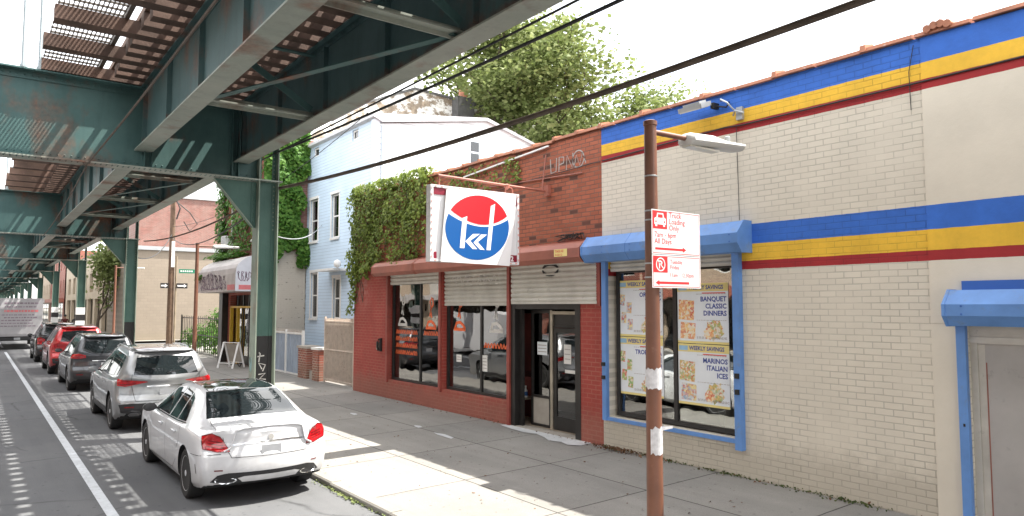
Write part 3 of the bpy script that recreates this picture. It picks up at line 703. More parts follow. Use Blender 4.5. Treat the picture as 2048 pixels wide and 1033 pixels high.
for ya, yb in ((14.78, 16.95), (8.95, 14.76)):
    mb = MB(); mb.prism([(XW, 3.34), (XW-.24, 3.26), (XW-.33, 3.34), (XW-.33, 3.50), (XW-.22, 3.60), (XW, 3.66)], 'y', ya, yb)
    mb.prism([(XW, 3.33), (XW-.25, 3.25), (XW-.34, 3.335), (XW-.34, 3.505), (XW-.225, 3.612), (XW, 3.675)], 'y', ya+.0, ya+.03); mb.prism([(XW, 3.33), (XW-.25, 3.25), (XW-.34, 3.335), (XW-.34, 3.505), (XW-.225, 3.612), (XW, 3.675)], 'y', yb-.03, yb)
    hsg = mb.build('shutter_housing', 'redsteel', RS)
mb = MB(); mb.quad((XW-.3335, 9.62, 3.37), (XW-.3335, 9.27, 3.37), (XW-.3335, 9.27, 3.50), (XW-.3335, 9.62, 3.50)); mb.mi = 1
mb.text('TAGS 02', .06, (XW-.335, 9.59, 3.445), u_, ZA, bold=.02); mb.text('B CO 12', .05, (XW-.335, 9.58, 3.385), u_, ZA, bold=.02)
mb.build('sticker', ['postyel', 'signred'], hsg)
# entrance set back slightly: sidelight, door and jambs
mb = MB()
mb.box(XW-.01, XW+.12, 11.20, 11.33, .156, 2.54); mb.box(XW-.01, XW+.12, 9.30, 9.44, .156, 2.54); mb.box(XW, XW+.12, 9.441, 11.199, 2.44, 2.54)
mb.box(XW+.10, XW+.16, 11.1, 11.199, .156, 2.439)
mb.mi = 1; mb.box(XW+.30, XW+.36, 10.42, 10.49, .156, 2.42); mb.box(XW+.30, XW+.36, 9.45, 10.419, 2.34, 2.40)
mb.build('door_frame', ['alum', 'alumlight'], RS)
door = MB(); X0 = XW+.32
door.box(X0, X0+.05, 10.33, 10.41, .17, 2.08); door.box(X0, X0+.05, 9.46, 9.56, .17, 2.08); door.box(X0, X0+.05, 9.561, 10.329, .17, .42); door.box(X0, X0+.05, 9.561, 10.329, 1.99, 2.08)
d = door.build('door', 'alum', RS)
mb = MB(); mb.box(X0+.02, X0+.026, 9.561, 10.329, .421, 1.989); mb.build('pane', 'glass', d)
mb = MB(); mb.tube([(X0-.06, 9.62, .95), (X0-.06, 9.62, 1.35)], .014); mb.box(X0-.06, X0, 9.61, 9.63, .97, .99); mb.box(X0-.06, X0, 9.61, 9.63, 1.31, 1.33); mb.box(X0-.012, X0-.001, 9.565, 9.66, .9, 1.42); mb.build('handle', 'black', d)
mb = MB(); mb.box(X0, X0+.04, 9.45, 10.419, 2.09, 2.12); mb.box(X0+.02, X0+.026, 9.45, 10.419, 2.121, 2.339); mb.build('transom', ['alum'], RS)
w = MB(); w.box(X0, X0+.05, 10.50, 10.55, .17, 2.42); w.box(X0, X0+.05, 11.05, 11.099, .17, 2.42); w.box(X0, X0+.05, 10.551, 11.049, .17, .22); w.box(X0, X0+.05, 10.551, 11.049, .72, .77); w.box(X0, X0+.05, 10.551, 11.049, 2.36, 2.42)
w = w.build('side_window', 'alum', RS)
mb = MB(); mb.box(X0+.02, X0+.026, 10.551, 11.049, .771, 2.359); mb.mi = 1; mb.box(X0+.02, X0+.026, 10.551, 11.049, .221, .719); mb.build('pane', ['glass', 'concr'], w)
mb = MB(); mb.box(XW-.02, XW+.33, 9.30, 11.32, .10, .165); mb.build('threshold', 'concr', RS)
mb = MB(); mb.bar((XW-.05, 13.0, 5.33), (XW-.05, 10.1, 5.50), .03, .03); mb.build('light_tube', 'white', RS)
# papers on the door glass
def paper(y0, y1, z0, z1, x, label, mat='paper', lines=3):
    t = thing('paper_notice', label, 'notice', (x, y1, z0)); mb = MB(); mb.box(x-.002, x, y0, y1, z0, z1); mb.mi = 1
    for i in range(lines): z = z1-(i+1)*(z1-z0)/(lines+1); mb.box(x-.0035, x-.0025, y0+.02, y1-.02, z-.008, z+.008)
    mb.build('sheet', [mat, 'graf'], t)
paper(9.93, 10.13, 1.42, 1.78, X0+.018, 'white paper notice taped high on the shop door glass')
paper(9.75, 10.1, 1.25, 1.31, X0+.018, 'narrow white strip sign low on the door glass under the notice', lines=0)
paper(9.68, 9.80, 1.12, 1.24, X0+.018, 'small teal sticker on the shop door near the handle', 'green', lines=0)
paper(10.62, 10.92, 1.55, 1.80, X0+.018, 'buff printed sheet inside the narrow window beside the door', 'postwhite')
paper(10.60, 10.84, 1.20, 1.42, X0+.35, 'tilted pale sheet lower in the narrow window beside the door')
paper(12.33, 12.52, 1.12, 1.46, XW+.125, 'white printed bill in the right pane of the second shop window', lines=4)
paper(13.33, 13.53, 1.26, 1.42, XW+.125, 'small square white bill in the left pane of the second shop window', lines=2)
paper(11.50, 11.64, 1.40, 1.66, XW+.125, 'white bill at the far right edge of the second shop window', lines=2)
# orange vinyl drawings and lettering on the shop glass (illegible in the photo)
def vinyl(y0, z0, kind, mat, label):
    t = thing('window_decal', label, 'decal', (XW+.126, y0, z0)); mb = MB(); OO = (XW+.126, y0, z0)
    if kind == 'fig':
        mb.ribbon([(.1, 0), (.16, .12), (.30, .14), (.42, .08), (.5, 0)], OO, u_, ZA, .07); mb.ribbon([(.05, -.02), (.52, -.02)], OO, u_, ZA, .07)
        mb.ribbon([(.22, .25), (.30, .45), (.24, .6), (.33, .7)], OO, u_, ZA, .05); mb.ribbon([(.32, .22), (.26, .42), (.38, .52), (.36, .68)], OO, u_, ZA, .05)
    else:
        for r in range(kind):
            for j in range(10):
                a = j*.11; zz = -r*.17; rr = random.Random(j*7+r)
                mb.ribbon([(a, zz), (a+rr.uniform(0, .04), zz+.05), (a+.04, zz+.1), (a+.08, zz+rr.uniform(.02, .1)), (a+.075, zz)], OO, u_, ZA, .03)
    mb.build('vinyl', mat, t)
vinyl(16.35, 2.05, 'fig', 'grafw', 'white line drawing decal in the first pane of the left shop window')
vinyl(14.95, 2.0, 'fig', 'orangeneon', 'orange line drawing decal in the second pane of the left shop window')
vinyl(13.7, 2.0, 'fig', 'orangeneon', 'orange line drawing decal at the left of the middle shop window')
vinyl(12.3, 2.0, 'fig', 'grafw', 'white line drawing decal in the last pane of the middle shop window')
vinyl(16.4, 1.80, 4, 'orangeneon', 'four rows of orange lettering on the first pane of the left window')
vinyl(15.0, 1.80, 1, 'orangeneon', 'single row of orange lettering on the second pane of the left window')
vinyl(12.45, 1.62, 1, 'orangeneon', 'short row of orange lettering on the last pane before the door')
# goods on the window shelf
def bottle():
    t = thing('bottle', '', 'bottle', (0, 0, 0)); mb = MB(); mb.lathe([(.035, 0), (.038, .02), (.038, .16), (.015, .21), (.014, .25), (.018, .255), (.018, .285)], n=10); mb.build('bottle_body', 'white', t, smooth=40)
    mb = MB(); mb.lathe([(.039, .04), (.0392, .05), (.0392, .13), (.039, .14)], n=10); mb.build('label_band', 'emblue', t); return t
bt = bottle(); bt.name = 'bottle'; first = True
bg_ = 'bottles on the shop window shelf'
for i in range(26):
    t = bt if first else copy_tree(bt); first = False
    y = [15.95, 15.85, 15.75, 15.3+.0, 14.85, 14.7, 14.6, 14.5, 14.42, 14.3, 13.7, 13.6, 13.5, 13.35, 13.25, 13.1, 12.9, 12.75, 12.4, 12.3, 12.2, 12.05, 11.9, 11.8, 11.65, 11.55][i]
    t.location = (XW+.42+.12*random.random(), y, .641); t.scale = (1, 1, random.uniform(.75, 1.35))
    t['group'] = bg_; t['label'] = 'white bottle with blue label on the low shelf behind the red shop windows'; t['category'] = 'bottle'
for k, (y, m_) in enumerate(((12.42, 'orangeneon'), (12.18, 'postred'), (13.0, 'postyel'))):
    t = thing('traffic_cone' if k == 0 else 'paint_can', ('orange cone standing on the shop window shelf', 'red can on the shop window shelf beside the cone', 'yellow can on the shelf near the middle mullion')[k], 'cone' if k == 0 else 'can', (XW+.36, y, .641))
    mb = MB(); mb.lathe([(.09, .642), (.09, .66), (.06, .665), (.02, .98), (.015, .985)] if k == 0 else [(.07, .642), (.075, .65), (.075, .85), (.07, .86)], (XW+.36, y, 0), n=14); mb.build('cone_body' if k == 0 else 'can_body', m_, t, smooth=40)
# meter on the wall
t = thing('intercom_box', 'small grey box with black handset fixed on the red wall left of the windows', 'box', (XW, 17.05, 1.3))
mb = MB(); mb.box(XW-.07, XW-.001, 17.02, 17.14, 1.36, 1.54); mb.build('housing', 'alumlight', t)
mb = MB(); mb.tube([(XW-.09, 16.97, 1.34), (XW-.12, 16.97, 1.44), (XW-.12, 16.97, 1.56), (XW-.08, 16.97, 1.64)], .03); mb.box(XW-.05, XW-.001, 16.93, 17.01, 1.32, 1.66); mb.build('handset', 'black', t)
# graffiti on the upper brick
mb = MB(); OO = (XW-.004, 10.1, 4.98)
for st in ([(0, .30), (.02, 0), (.18, .02), (.2, .3)], [(.27, 0), (.28, .3), (.42, .28), (.42, .16), (.28, .14)], [(.5, 0), (.52, .3), (.68, .02), (.7, .32)], [(.86+.17*cos(a*.4), .17+.17*sin(a*.4)) for a in range(17)], [(.74, .02), (.8, .26), (.9, .04), (.98, .28), (1.08, .05)]):
    mb.ribbon([(a*.9, b*.9) for a, b in st], OO, u_, ZA, .024)
tag(mb.build('graffiti', 'graf'), 'pale grey spray tag high on the red brick beside the blue stripe', 'graffiti')
mb = MB()
for s in range(3): mb.ribbon([(a+s*.55, b) for a, b in scribble(.7, .22, 30, s)], (XW-.004+.03, 13.55, 2.95), u_, ZA, .03)
tag(mb.build('graffiti', 'grafw'), 'white scrawl across the middle rolled shutter of the red store', 'graffiti')
mb = MB(); mb.ribbon([(.3+.22*cos(a*.35), .12+.1*sin(a*.35)) for a in range(19)], (XW-.06, 10.35, 3.05), u_, ZA, .05)
tag(mb.build('graffiti', 'blackpaint'), 'black loop painted on the shutter above the shop door', 'graffiti')

# cream store
CS = thing('cream_store', 'cream painted brick store with blue, yellow and red stripes along the wall', 'shop', (XW, 0, 0))
YT, YB = 8.738, -9.0
O2 = (XW, YT, 0)
def V(y): return YT-y
op2 = [(V(8.60), V(6.08), .66, 3.30), (V(3.17), V(.2), .15, 2.30)]
mb = MB(); facade(mb, O2, u_, n_, YT-YB, 5.57, op2, .22)
mb.mi = 1; mb.quad((XW+.22, YT, 5.4), (20, YT, 5.4), (20, YB, 5.4), (XW+.22, YB, 5.4))
mb.quad((XW, YB, 0), (20, YB, 0), (20, YB, 5.57), (XW, YB, 5.57))
mb.build('wall', ['cream', 'roof'], CS)
mb = MB(); XP = XW-.012
mb.box(XP, XW-.001, 3.18, 3.53, .05, 2.305); mb.box(XP, XW-.001, YB, 3.53, 2.31, 5.565); mb.box(XP, XW-.001, YB, .19, .05, 2.305); mb.build('rendered_pier', 'cream_smooth', CS)
mb = MB(); y = YB; rr = random.Random(9)
while y < YT:
    L = min(.58, YT-.01-y); dz = rr.uniform(-.010, .010)
    if L > .06:
        mb.prism([(XW-.055, 5.57+dz), (XW+.30, 5.57+dz), (XW+.27, 5.62+dz), (XW+.12, 5.65+dz), (XW-.045, 5.615+dz)], 'y', y+.004, y+L-.004)
        if int((y-YB)/.6) % 2 == 0: mb.prism([(XW-.07, 5.568+dz), (XW+.30, 5.568+dz), (XW+.27, 5.66+dz), (XW+.12, 5.70+dz), (XW-.065, 5.65+dz)], 'y', y+L-.05, y+L+.02)
    y += .6
mb.build('coping', 'coping', CS)
mb = MB()
for i in range(4): mb.tube([(XW-.08, 3.22+i*.07, 5.61+.04*sin((i+.5)/4*pi)), (XW+.22, 3.22+i*.07, 5.63+.04*sin((i+.5)/4*pi))], .045, 8)
tag(mb.build('roof_tile_stack', 'coping', smooth=40), 'small stack of curved clay tiles on the cream store parapet', 'tiles')
mb = MB(); mb.box(XW-.10, XW-.001, 3.02, 3.14, 5.57, 5.66)
window(CS, O2, u_, n_, V(8.54), V(6.14), .68, 3.12, .12, .07, mull=(V(7.29),))
mb.bm.free()
mb = MB(); cage(mb, XW+.23, XW+4.5, 5.7, YT-.05, .17, 3.35); mb.mi = 2; mb.box(XW+.8, XW+3.0, 5.9, 6.9, .171, .95); mb.mi = 0; mb.box(XW+1.2, XW+1.6, 7.3, 8.6, .171, 1.9)
mb.build('interior', ['dark', 'infloor', 'inwhite'], CS)
shutter(CS, O2, u_, n_, V(8.58), V(6.10), 3.10, 3.30, .06, .07)
mb = MB(); mb.box(XW-.07, XW-.001, 8.60, 8.70, .60, 3.28); mb.box(XW-.09, XW-.001, 5.97, 6.08, .52, 3.28); mb.box(XW-.05, XW-.001, 6.081, 8.599, .60, .655)
mb.box(XW-.03, XW+.10, 6.081, 6.12, .66, 3.28); mb.build('window_surround', 'blue', CS)
mb = MB()
for z in (1.28, 1.5): mb.box(XW-.11, XW-.07, 8.62, 8.68, z, z+.06); mb.box(XW-.12, XW-.09, 5.99, 6.05, z+.0, z+.07)
mb.build('latch', 'black', CS)
def octo(x, z0, z1, d, s=0): zc = (z0+z1)/2; return [(x, z0-s), (x-d*.72, z0-s), (x-d-s, z0+(z1-z0)*.28), (x-d-s, z0+(z1-z0)*.60), (x-d*.55, z1+s), (x, z1+s)]
mb = MB(); mb.prism(octo(XW, 3.24, 3.67, .33), 'y', 5.83, 8.90); mb.prism(octo(XW, 3.24, 3.67, .33, .008), 'y', 5.80, 5.83); mb.prism(octo(XW, 3.24, 3.67, .33, .008), 'y', 8.90, 8.93); mb.build('shutter_housing', 'blue', CS)
def hood_seams(y0_, y1_, z0_, z1_, st_):
    b_ = MB(); y_ = y0_+st_
    while y_ < y1_-.1:
        b_.prism(octo(XW, z0_, z1_, .33, .0025), 'y', y_, y_+.008)
        y_ += st_
    y_ = y0_+.1
    while y_ < y1_-.05:
        for zz_ in (z0_+(z1_-z0_)*.33, z0_+(z1_-z0_)*.55): b_.lathe([(.012, XW-.338), (.009, XW-.342)], (0, y_, zz_), 'x', 8)
        y_ += .62
    b_.build('seam', 'bluedark', CS)
hood_seams(5.83, 8.90, 3.24, 3.67, 1.03); hood_seams(-.1, 3.26, 2.29, 2.67, 1.12)
mb = MB(); mb.prism(octo(XW, 2.29, 2.67, .33), 'y', -.1, 3.26); mb.prism(octo(XW, 2.29, 2.67, .33, .008), 'y', 3.26, 3.29); mb.mi = 1; mb.box(XW-.03, XW-.013, -.1, 3.20, 2.672, 2.77); mb.build('shutter_housing', ['blue', 'bluedark'], CS)
mb = MB(); mb.box(XW-.08, XW-.013, 3.17, 3.26, .08, 2.285); mb.mi = 1; mb.box(XW-.085, XW-.08, 3.20, 3.22, 1.22, 1.25); mb.build('door_guide', ['blue', 'black'], CS)
mb = MB(); mb.box(XW+.06, XW+.10, .2, 3.10, .16, 2.10); mb.mi = 1; mb.box(XW+.02, XW+.12, .2, 3.169, 2.101, 2.17); mb.box(XW+.03, XW+.12, .2, 3.169, 2.171, 2.299); mb.box(XW+.04, XW+.12, 3.101, 3.169, .16, 2.10)
mb.mi = 2; mb.box(XW+.055, XW+.0595, 3.02, 3.03, .3, 1.9); mb.mi = 1; mb.box(XW+.0585, XW+.0597, 3.035, 3.10, .17, 2.09)
mb.build('service_door', ['rolldoor', 'shutter', 'redsteel'], CS)
mb = MB(); mb.tube([(XW-.02, 8.7, 4.99), (XW-.02, 6.2, 5.06), (XW-.02, 5.9, 5.04), (XW-.02, 3.6, 5.05), (XW-.02, 2.0, 5.07), (XW-.02, -4, 5.07)], .011, 6)
mb.tube([(XW-.02, 6.0, 5.03), (XW-.02, 5.98, 3.7)], .005, 6)
tag(mb.build('wall_cable', 'wire'), 'thin cable clipped along the red stripe of the cream store wall', 'cable')
mb = MB(); mb.tube([(XW-.02, 3.60, 5.5), (XW-.02, 3.66, 5.2), (XW-.02, 3.65, 4.75)], .005, 6)
tag(mb.build('wall_cable', 'wire'), 'short black drop wire at the joint near the roof tiles', 'cable')
t = thing('flood_light', 'rectangular flood light tilted down from the blue stripe of the cream wall', 'flood light', (XW, 6.5, 5.35))
ax = (Vector((-1, 0, -.35)).normalized(), YA, Vector((-.35, 0, 1)).normalized())
mb = MB(); mb.obox((XW-.24, 6.55, 5.40), ax, (.24, .42, .07)); mb.obox((XW-.24, 6.55, 5.44), ax, (.16, .3, .06)); mb.build('lamp_housing', 'galv', t)
mb = MB(); mb.obox((XW-.255, 6.55, 5.358), ax, (.20, .36, .014)); mb.build('lens', 'lens', t)
mb = MB(); mb.box(XW-.12, XW-.001, 6.30, 6.36, 5.36, 5.44); mb.tube([(XW-.05, 6.33, 5.4), (XW-.03, 6.15, 5.35), (XW-.03, 6.1, 5.42)], .012); mb.build('bracket', 'black', t)
t = thing('wall_bracket', 'bent metal cable bracket fixed across the yellow stripe', 'bracket', (XW, 5.95, 5.2))
mb = MB(); mb.tube([(XW-.02, 6.25, 5.46), (XW-.16, 6.15, 5.44), (XW-.20, 6.02, 5.36), (XW-.14, 5.96, 5.26), (XW-.02, 5.92, 5.22)], .012); mb.box(XW-.05, XW-.001, 5.88, 5.98, 5.12, 5.30); mb.tube([(XW-.04, 6.03, 5.2), (XW-.12, 5.95, 5.24), (XW-.05, 5.85, 5.2)], .014); mb.build('bracket_arm', 'galv', t)

# posters in the window
def star(cx, cy, r1, r2, n, seed=0):
    r = random.Random(seed); return [(cx+(r1 if k % 2 else r2)*r.uniform(.85, 1.1)*cos(pi*k/n), cy+(r1 if k % 2 else r2)*r.uniform(.85, 1.1)*sin(pi*k/n)) for k in range(2*n)]
def poster(y0, z0, w, h, label, title, kind, header=True, hs=1.0):
    t = thing('window_poster', label, 'poster', (XW+.135, y0, z0), 'sale posters in the cream store window')
    xx = XW+.145; OO = Vector((xx, y0, z0))
    mb = MB(); mb.box(xx, xx+.003, y0-w, y0, z0, z0+h); mb.build('sheet', 'postwhite', t)
    def lay(k): return OO+Vector((-.0015*k, 0, 0))
    mb = MB(); mb.flat([(0, h-.12), (w, h-.12), (w, h), (0, h)], lay(1), u_, ZA); f_ = MB(); f_.flat([(0, 0), (w, 0), (w, .035), (0, .035)], lay(1), u_, ZA); f_.build('footer_band', 'postyel', t)
    mb.mi = 1; mb.text('WEEKLY SAVINGS', .085*hs, lay(2)+u_*(w*.23)+ZA*(h-.09), u_, ZA, bold=.03, sx=.93)
    mb.mi = 2; mb.flat([(.02, h-.10), (w*.2, h-.10), (w*.2, h-.03), (.02, h-.03)], lay(2), u_, ZA); mb.build('header_band', ['postyel', 'postblue', 'postlb'], t)
    mb = MB()
    for i, l in enumerate(title): mb.text(l, .10, lay(1)+u_*(w-.03)+ZA*(h-.27-i*.105), u_, ZA, align='RIGHT', bold=.03)
    mb.mi = 1; mb.flat([(w*.5, h-.155), (w*.95, h-.155), (w*.95, h-.14), (w*.5, h-.14)], lay(1), u_, ZA); mb.build('title', ['postblue', 'postred'], t)
    def pic(pts, mat, k=1): b_ = MB(); b_.flat(pts, lay(k), u_, ZA); b_.build('food_picture', mat, t)
    pic(star(w*.74, h*.23, .17, .135, 9, kind), 'food1' if kind % 2 else 'food2'); pic(star(w*.62, h*.17, .10, .085, 8, kind+3), 'food2' if kind % 2 else 'food1', 2)
    if kind in (1, 3):
        for a, b in ((.10, .66), (.25, .52), (.13, .34), (.27, .22)):
            pic([(a-.05, b*h-.09), (a+.06, b*h-.10), (a+.07, b*h+.08), (a-.04, b*h+.09)], 'food3' if kind == 1 else 'food4', 1+int(a > .2))
    else:
        pic([(.02, .36), (.31, .34), (.32, .64), (.03, .66)], 'food1' if kind == 2 else 'food2'); pic([(.05, .07), (.33, .06), (.34, .30), (.06, .32)], 'food1' if kind == 2 else 'food3')
    b_ = MB(); r_ = random.Random(kind)
    for q in range(5):
        z_ = h-.165-.0*q if q == 0 else (.345 if q == 1 else .05+.012*q); xx_ = .36
        while xx_ < w-.04: l_ = r_.uniform(.02, .05); b_.flat([(xx_, z_), (xx_+l_, z_), (xx_+l_, z_+.007), (xx_, z_+.007)], lay(1), u_, ZA); xx_ += l_+.012
    b_.build('small_print', 'graf', t)
poster(8.525, 2.00, .98, .92, 'sale poster at top left of the striped store window, partly behind the lamp post', ['ORGANIC', 'VALLEY'], 1)
poster(8.525, 1.05, .98, .94, 'sale poster at bottom left with green food packets, below another poster', ['TROPICANA', 'TRIPLE', 'OJ'], 3)
poster(7.245, 1.94, .93, .90, 'sale poster reading banquet classic dinners at top right of the window', ['BANQUET', 'CLASSIC', 'DINNERS'], 2)
poster(7.245, 1.02, .93, .91, 'sale poster reading italian ices at bottom right of the window', ['MARINOS', 'ITALIAN', 'ICES'], 4)

# hanging sign of the red store
SG = thing('hanging_sign', 'white projecting sign box with round red and blue emblem hung over the red store', 'sign', (6.9, 10.15, 3.2))
y0 = 10.14
mb = MB(); mb.box(5.955, 7.80, y0+.004, y0+.13, 3.235, 4.525); mb.build('sign_box', 'signwhite', SG)
mb = MB()
for (a, b, c, d) in ((5.95, 6.0, 3.24, 4.52), (7.76, 7.80, 3.24, 4.52), (6.0, 7.76, 3.24, 3.28), (6.0, 7.76, 4.48, 4.52)): mb.box(a, b, y0-.018, y0+.003, c, d)
mb.mi = 1
for i in range(15):
    for z in (4.50, 3.26): x = 6.05+i*.12; mb.obox((x, y0-.02, z), (XA, YA, ZA), (.035, .012, .02))
for i in range(11): z = 3.32+i*.115; mb.obox((7.78, y0-.02, z), (XA, YA, ZA), (.02, .012, .035)); mb.obox((5.975, y0-.02, z), (XA, YA, ZA), (.02, .012, .03))
mb.build('frame', ['signwhite', 'pink'], SG)
mb = MB(); mb.box(6.02, 6.26, y0-.006, y0+.002, 4.36, 4.475); mb.box(7.58, 7.755, y0-.006, y0+.002, 3.285, 3.41); mb.box(7.70, 7.755, y0-.006, y0+.002, 4.30, 4.475); mb.box(6.03, 6.08, y0-.006, y0+.002, 3.29, 3.40); mb.mi = 1
mb.text('2', .13, (7.615, y0-.009, 3.30), XA, ZA, bold=.03); mb.build('maroon_panel', ['maroon', 'white'], SG)
mb = MB(); pl = [(6.245, 4.46), (7.717, 4.475), (7.566, 3.211), (6.136, 3.239)]
mb.prism(pl, 'y', y0-.045, y0-.020); face = mb.build('face_board', 'emwhite', SG)
def em(px, py): u = (px-529)/298; v = (545-py)/302; return (6.884+u*(.665)+v*(-.001), 3.853+u*.0445+v*.5605)
OY = Vector((0, y0-.0485, 0))
def circ(a0, a1, n=40, r=1.0): return [(529+298*r*cos(radians(a0+(a1-a0)*i/n)), 545-302*r*sin(radians(a0+(a1-a0)*i/n))) for i in range(n+1)]
def bez(p, q, r, n=20): return [((1-t)**2*p[0]+2*t*(1-t)*q[0]+t*t*r[0], (1-t)**2*p[1]+2*t*(1-t)*q[1]+t*t*r[1]) for t in [i/n for i in range(n+1)]]
mb = MB()
mb.flat([em(*p) for p in circ(20.5, 148) + bez((278, 385), (570, 625), (808, 438))], OY, XA, ZA); mb.mi = 1
mb.flat([em(*p) for p in circ(155, 375) + bez((817, 470), (565, 628), (262, 420))], OY, XA, ZA); mb.mi = 2
OY2 = OY+Vector((0, -.0015, 0))
for poly in ([(383, 457), (427, 440), (422, 500), (402, 735), (360, 732), (382, 475)], [(648, 342), (690, 320), (645, 760), (607, 757)], [(480, 605), (545, 605), (455, 668), (520, 747), (478, 745), (410, 672)], [(555, 610), (612, 612), (525, 680), (590, 757), (545, 750), (485, 685)]):
    mb.flat([em(*p) for p in poly], OY2, XA, ZA)
mb.build('emblem', ['emred', 'emblue', 'emwhite'], face)
mb = MB(); mb.tube([(6.14, 10.20, 4.70), (8.53, 10.20, 4.655)], .022); mb.tube([(8.40, 10.20, 4.66), (8.50, 10.20, 5.35)], .012); mb.box(8.46, 8.53, 10.09, 10.21, 4.56, 4.76)
mb.tube([(8.505, 12.9, 5.02), (8.505, 9.2, 4.86)], .012); mb.tube([(7.55, 10.20, 4.68), (7.55, 10.20, 4.53)], .012); mb.tube([(6.16, 10.20, 4.7), (6.16, 10.20, 4.52)], .012); mb.lathe([(.02, 4.60), (.05, 4.63), (.05, 4.68), (.02, 4.70)], (7.58, 10.20, 0), n=10); mb.tube([(7.60, 10.20, 4.66), (7.68, 10.18, 4.62), (7.70, 10.18, 4.52)], .012)
mb.build('support_arm', 'redsteel', SG, smooth=40)
mb = MB(); mb.tube([(XW-.02, 8.75, 4.98)]+[(XW-.02, 8.9+i*.35, 4.99-.012*i*(1+.2*sin(i))) for i in range(12)]+[(XW-.02, 13.4, 4.9)], .008, 6)
for k in range(5): r0 = random.Random(k); mb.tube([(XW-.03-.05*r0.random(), 9.1+k*.05+.25*r0.random()*j, 3.68+.12*abs(sin(j*1.1+k))) for j in range(6)], .008, 5)
tag(mb.build('wall_cable', 'wire'), 'tangled dark wires over the red brick above the shutter housing', 'cable')

# ------------------------------------------------------------ lamp posts and parking signs
def lamp_post(x, y, h, arm, label, detail=True, r=.090, grp=None):
    t = thing('street_lamp', label, 'street lamp', (x, y, .1), grp)
    mb = MB(); rad = lambda z: r*(1-.26*z/h)
    mb.lathe([(r*1.5, .06), (r*1.5, .14), (r*1.08, .2), (rad(.3), .3), (rad(h), h-.06), (r*.84, h-.055), (r*.84, h-.01), (r*.6, h)], (x, y, 0), n=20); mb.build('pole', 'pole', t, smooth=40)
    mb = MB(); za = h-.12; mb.tube([(x+r*.5, y, za), (x+arm*.42, y, za+.01)], .030, 10); mb.build('arm', 'pole', t, smooth=40)
    x0 = x+arm*.36; x1 = x+arm
    mb = MB(); W_ = .13; prof = [(x0, .05), (x0+.04, .085), (x0+(x1-x0)*.45, .085), (x0+(x1-x0)*.62, .04), (x1-.04, .025), (x1, .005)]
    top = []; bot = []
    zc = za-.005
    for i, (xx, q) in enumerate(prof):
        w_ = W_*(.6 if i == 0 else .35 if i == len(prof)-1 else 1.0)
        zc = za-.005+(xx-x0)*.055-.012
        ring = [(xx, y-w_, zc-.01), (xx, y-w_*.9, zc+q*.6), (xx, y-w_*.4, zc+q), (xx, y+w_*.4, zc+q), (xx, y+w_*.9, zc+q*.6), (xx, y+w_, zc-.01), (xx, y+w_*.7, zc-.055), (xx, y-w_*.7, zc-.055)]
        top.append([mb.bm.verts.new(p) for p in ring])
    for A, B in zip(top, top[1:]):
        for k in range(8): mb._f((A[k], A[(k+1) % 8], B[(k+1) % 8], B[k]))
    mb._f(top[0][::-1]); mb._f(top[-1]); lh = mb.build('lamp_head', 'lamphead', t, smooth=50)
    if detail:
        mb = MB(); mb.lathe([(.028, zc+.03), (.034, zc+.06), (.034, zc+.095), (.02, zc+.105)], (x0+(x1-x0)*.78, y, 0), n=12); mb.build('photocell', 'galv', lh, smooth=40)
        mb = MB(); mb.box(x0+.03, x0+(x1-x0)*.55, y-.06, y+.06, za-.09, za-.07); mb.build('lens', 'lens', lh)
        for z0, z1, s in ((1.63, 1.83, 5), (.95, 1.22, 8)):
            mb = MB(); rr = random.Random(s); n = 22
            R0 = [mb.bm.verts.new((x+(rad(z0)+.004)*cos(6.283*k/n), y+(rad(z0)+.004)*sin(6.283*k/n), z0+rr.uniform(-.02, .02))) for k in range(n)]
            R1 = [mb.bm.verts.new((x+(rad(z1)+.004)*cos(6.283*k/n), y+(rad(z1)+.004)*sin(6.283*k/n), z1+rr.uniform(-.02, .02))) for k in range(n)]
            rng = range(n) if s == 5 else range(12, 20)
            for k in rng: mb._f((R0[k], R0[(k+1) % n], R1[(k+1) % n], R1[k]))
            if s == 8: mb.quad((x+.03, y-r-.004, 1.19), (x+.17, y-r-.02, 1.20), (x+.17, y-r-.02, 1.225), (x+.03, y-r-.004, 1.23))
            mb.build('tape', 'tape', t)
        for z in (3.9, 3.52, 3.42, 2.95, 2.80): mb = MB(); mb.lathe([(rad(z)+.001, z), (rad(z)+.004, z+.002), (rad(z)+.004, z+.014), (rad(z)+.001, z+.016)], (x, y, 0), n=20); mb.build('band_clamp', 'galv', t)
    return t
lamp_post(5.818, 5.2, 4.525, 1.60, 'brown steel street lamp post with white tape and parking signs, nearest the camera')
sx0, sy = 5.715, 5.105
def sign_panel(z0, z1, label, name):
    t = thing(name, label, 'parking sign', (sx0, sy, z0)); mb = MB(); mb.box(sx0, sx0+.80, sy, sy+.004, z0, z1); mb.build('plate', 'signwhite', t)
    mb = MB(); OO = (sx0, sy-.001, z0); h = z1-z0; e = .012; i = .006
    for q in ([(e, e), (.80-e, e), (.80-e, e+i), (e, e+i)], [(e, h-e-i), (.80-e, h-e-i), (.80-e, h-e), (e, h-e)], [(e, e), (e+i, e), (e+i, h-e), (e, h-e)], [(.80-e-i, e), (.80-e, e), (.80-e, h-e), (.80-e-i, h-e)]): mb.flat(q, OO, XA, ZA)
    return t, mb, Vector(OO)
t, mb, OO = sign_panel(3.055, 3.535, 'upper parking sign reading truck loading only, on the brown lamp post', 'parking_sign')
def rect(a, b, c, d): return [(a, c), (b, c), (b, d), (a, d)]
mb.flat(rect(.02, .245, .275, .465), OO+Vector((0, -.0005, 0)), XA, ZA)
mb.text('Truck', .085, OO+Vector((.275, 0, .405)), XA, ZA, bold=.008); mb.text('Loading', .085, OO+Vector((.275, 0, .335)), XA, ZA, bold=.008); mb.text('Only', .085, OO+Vector((.275, 0, .265)), XA, ZA, bold=.008)
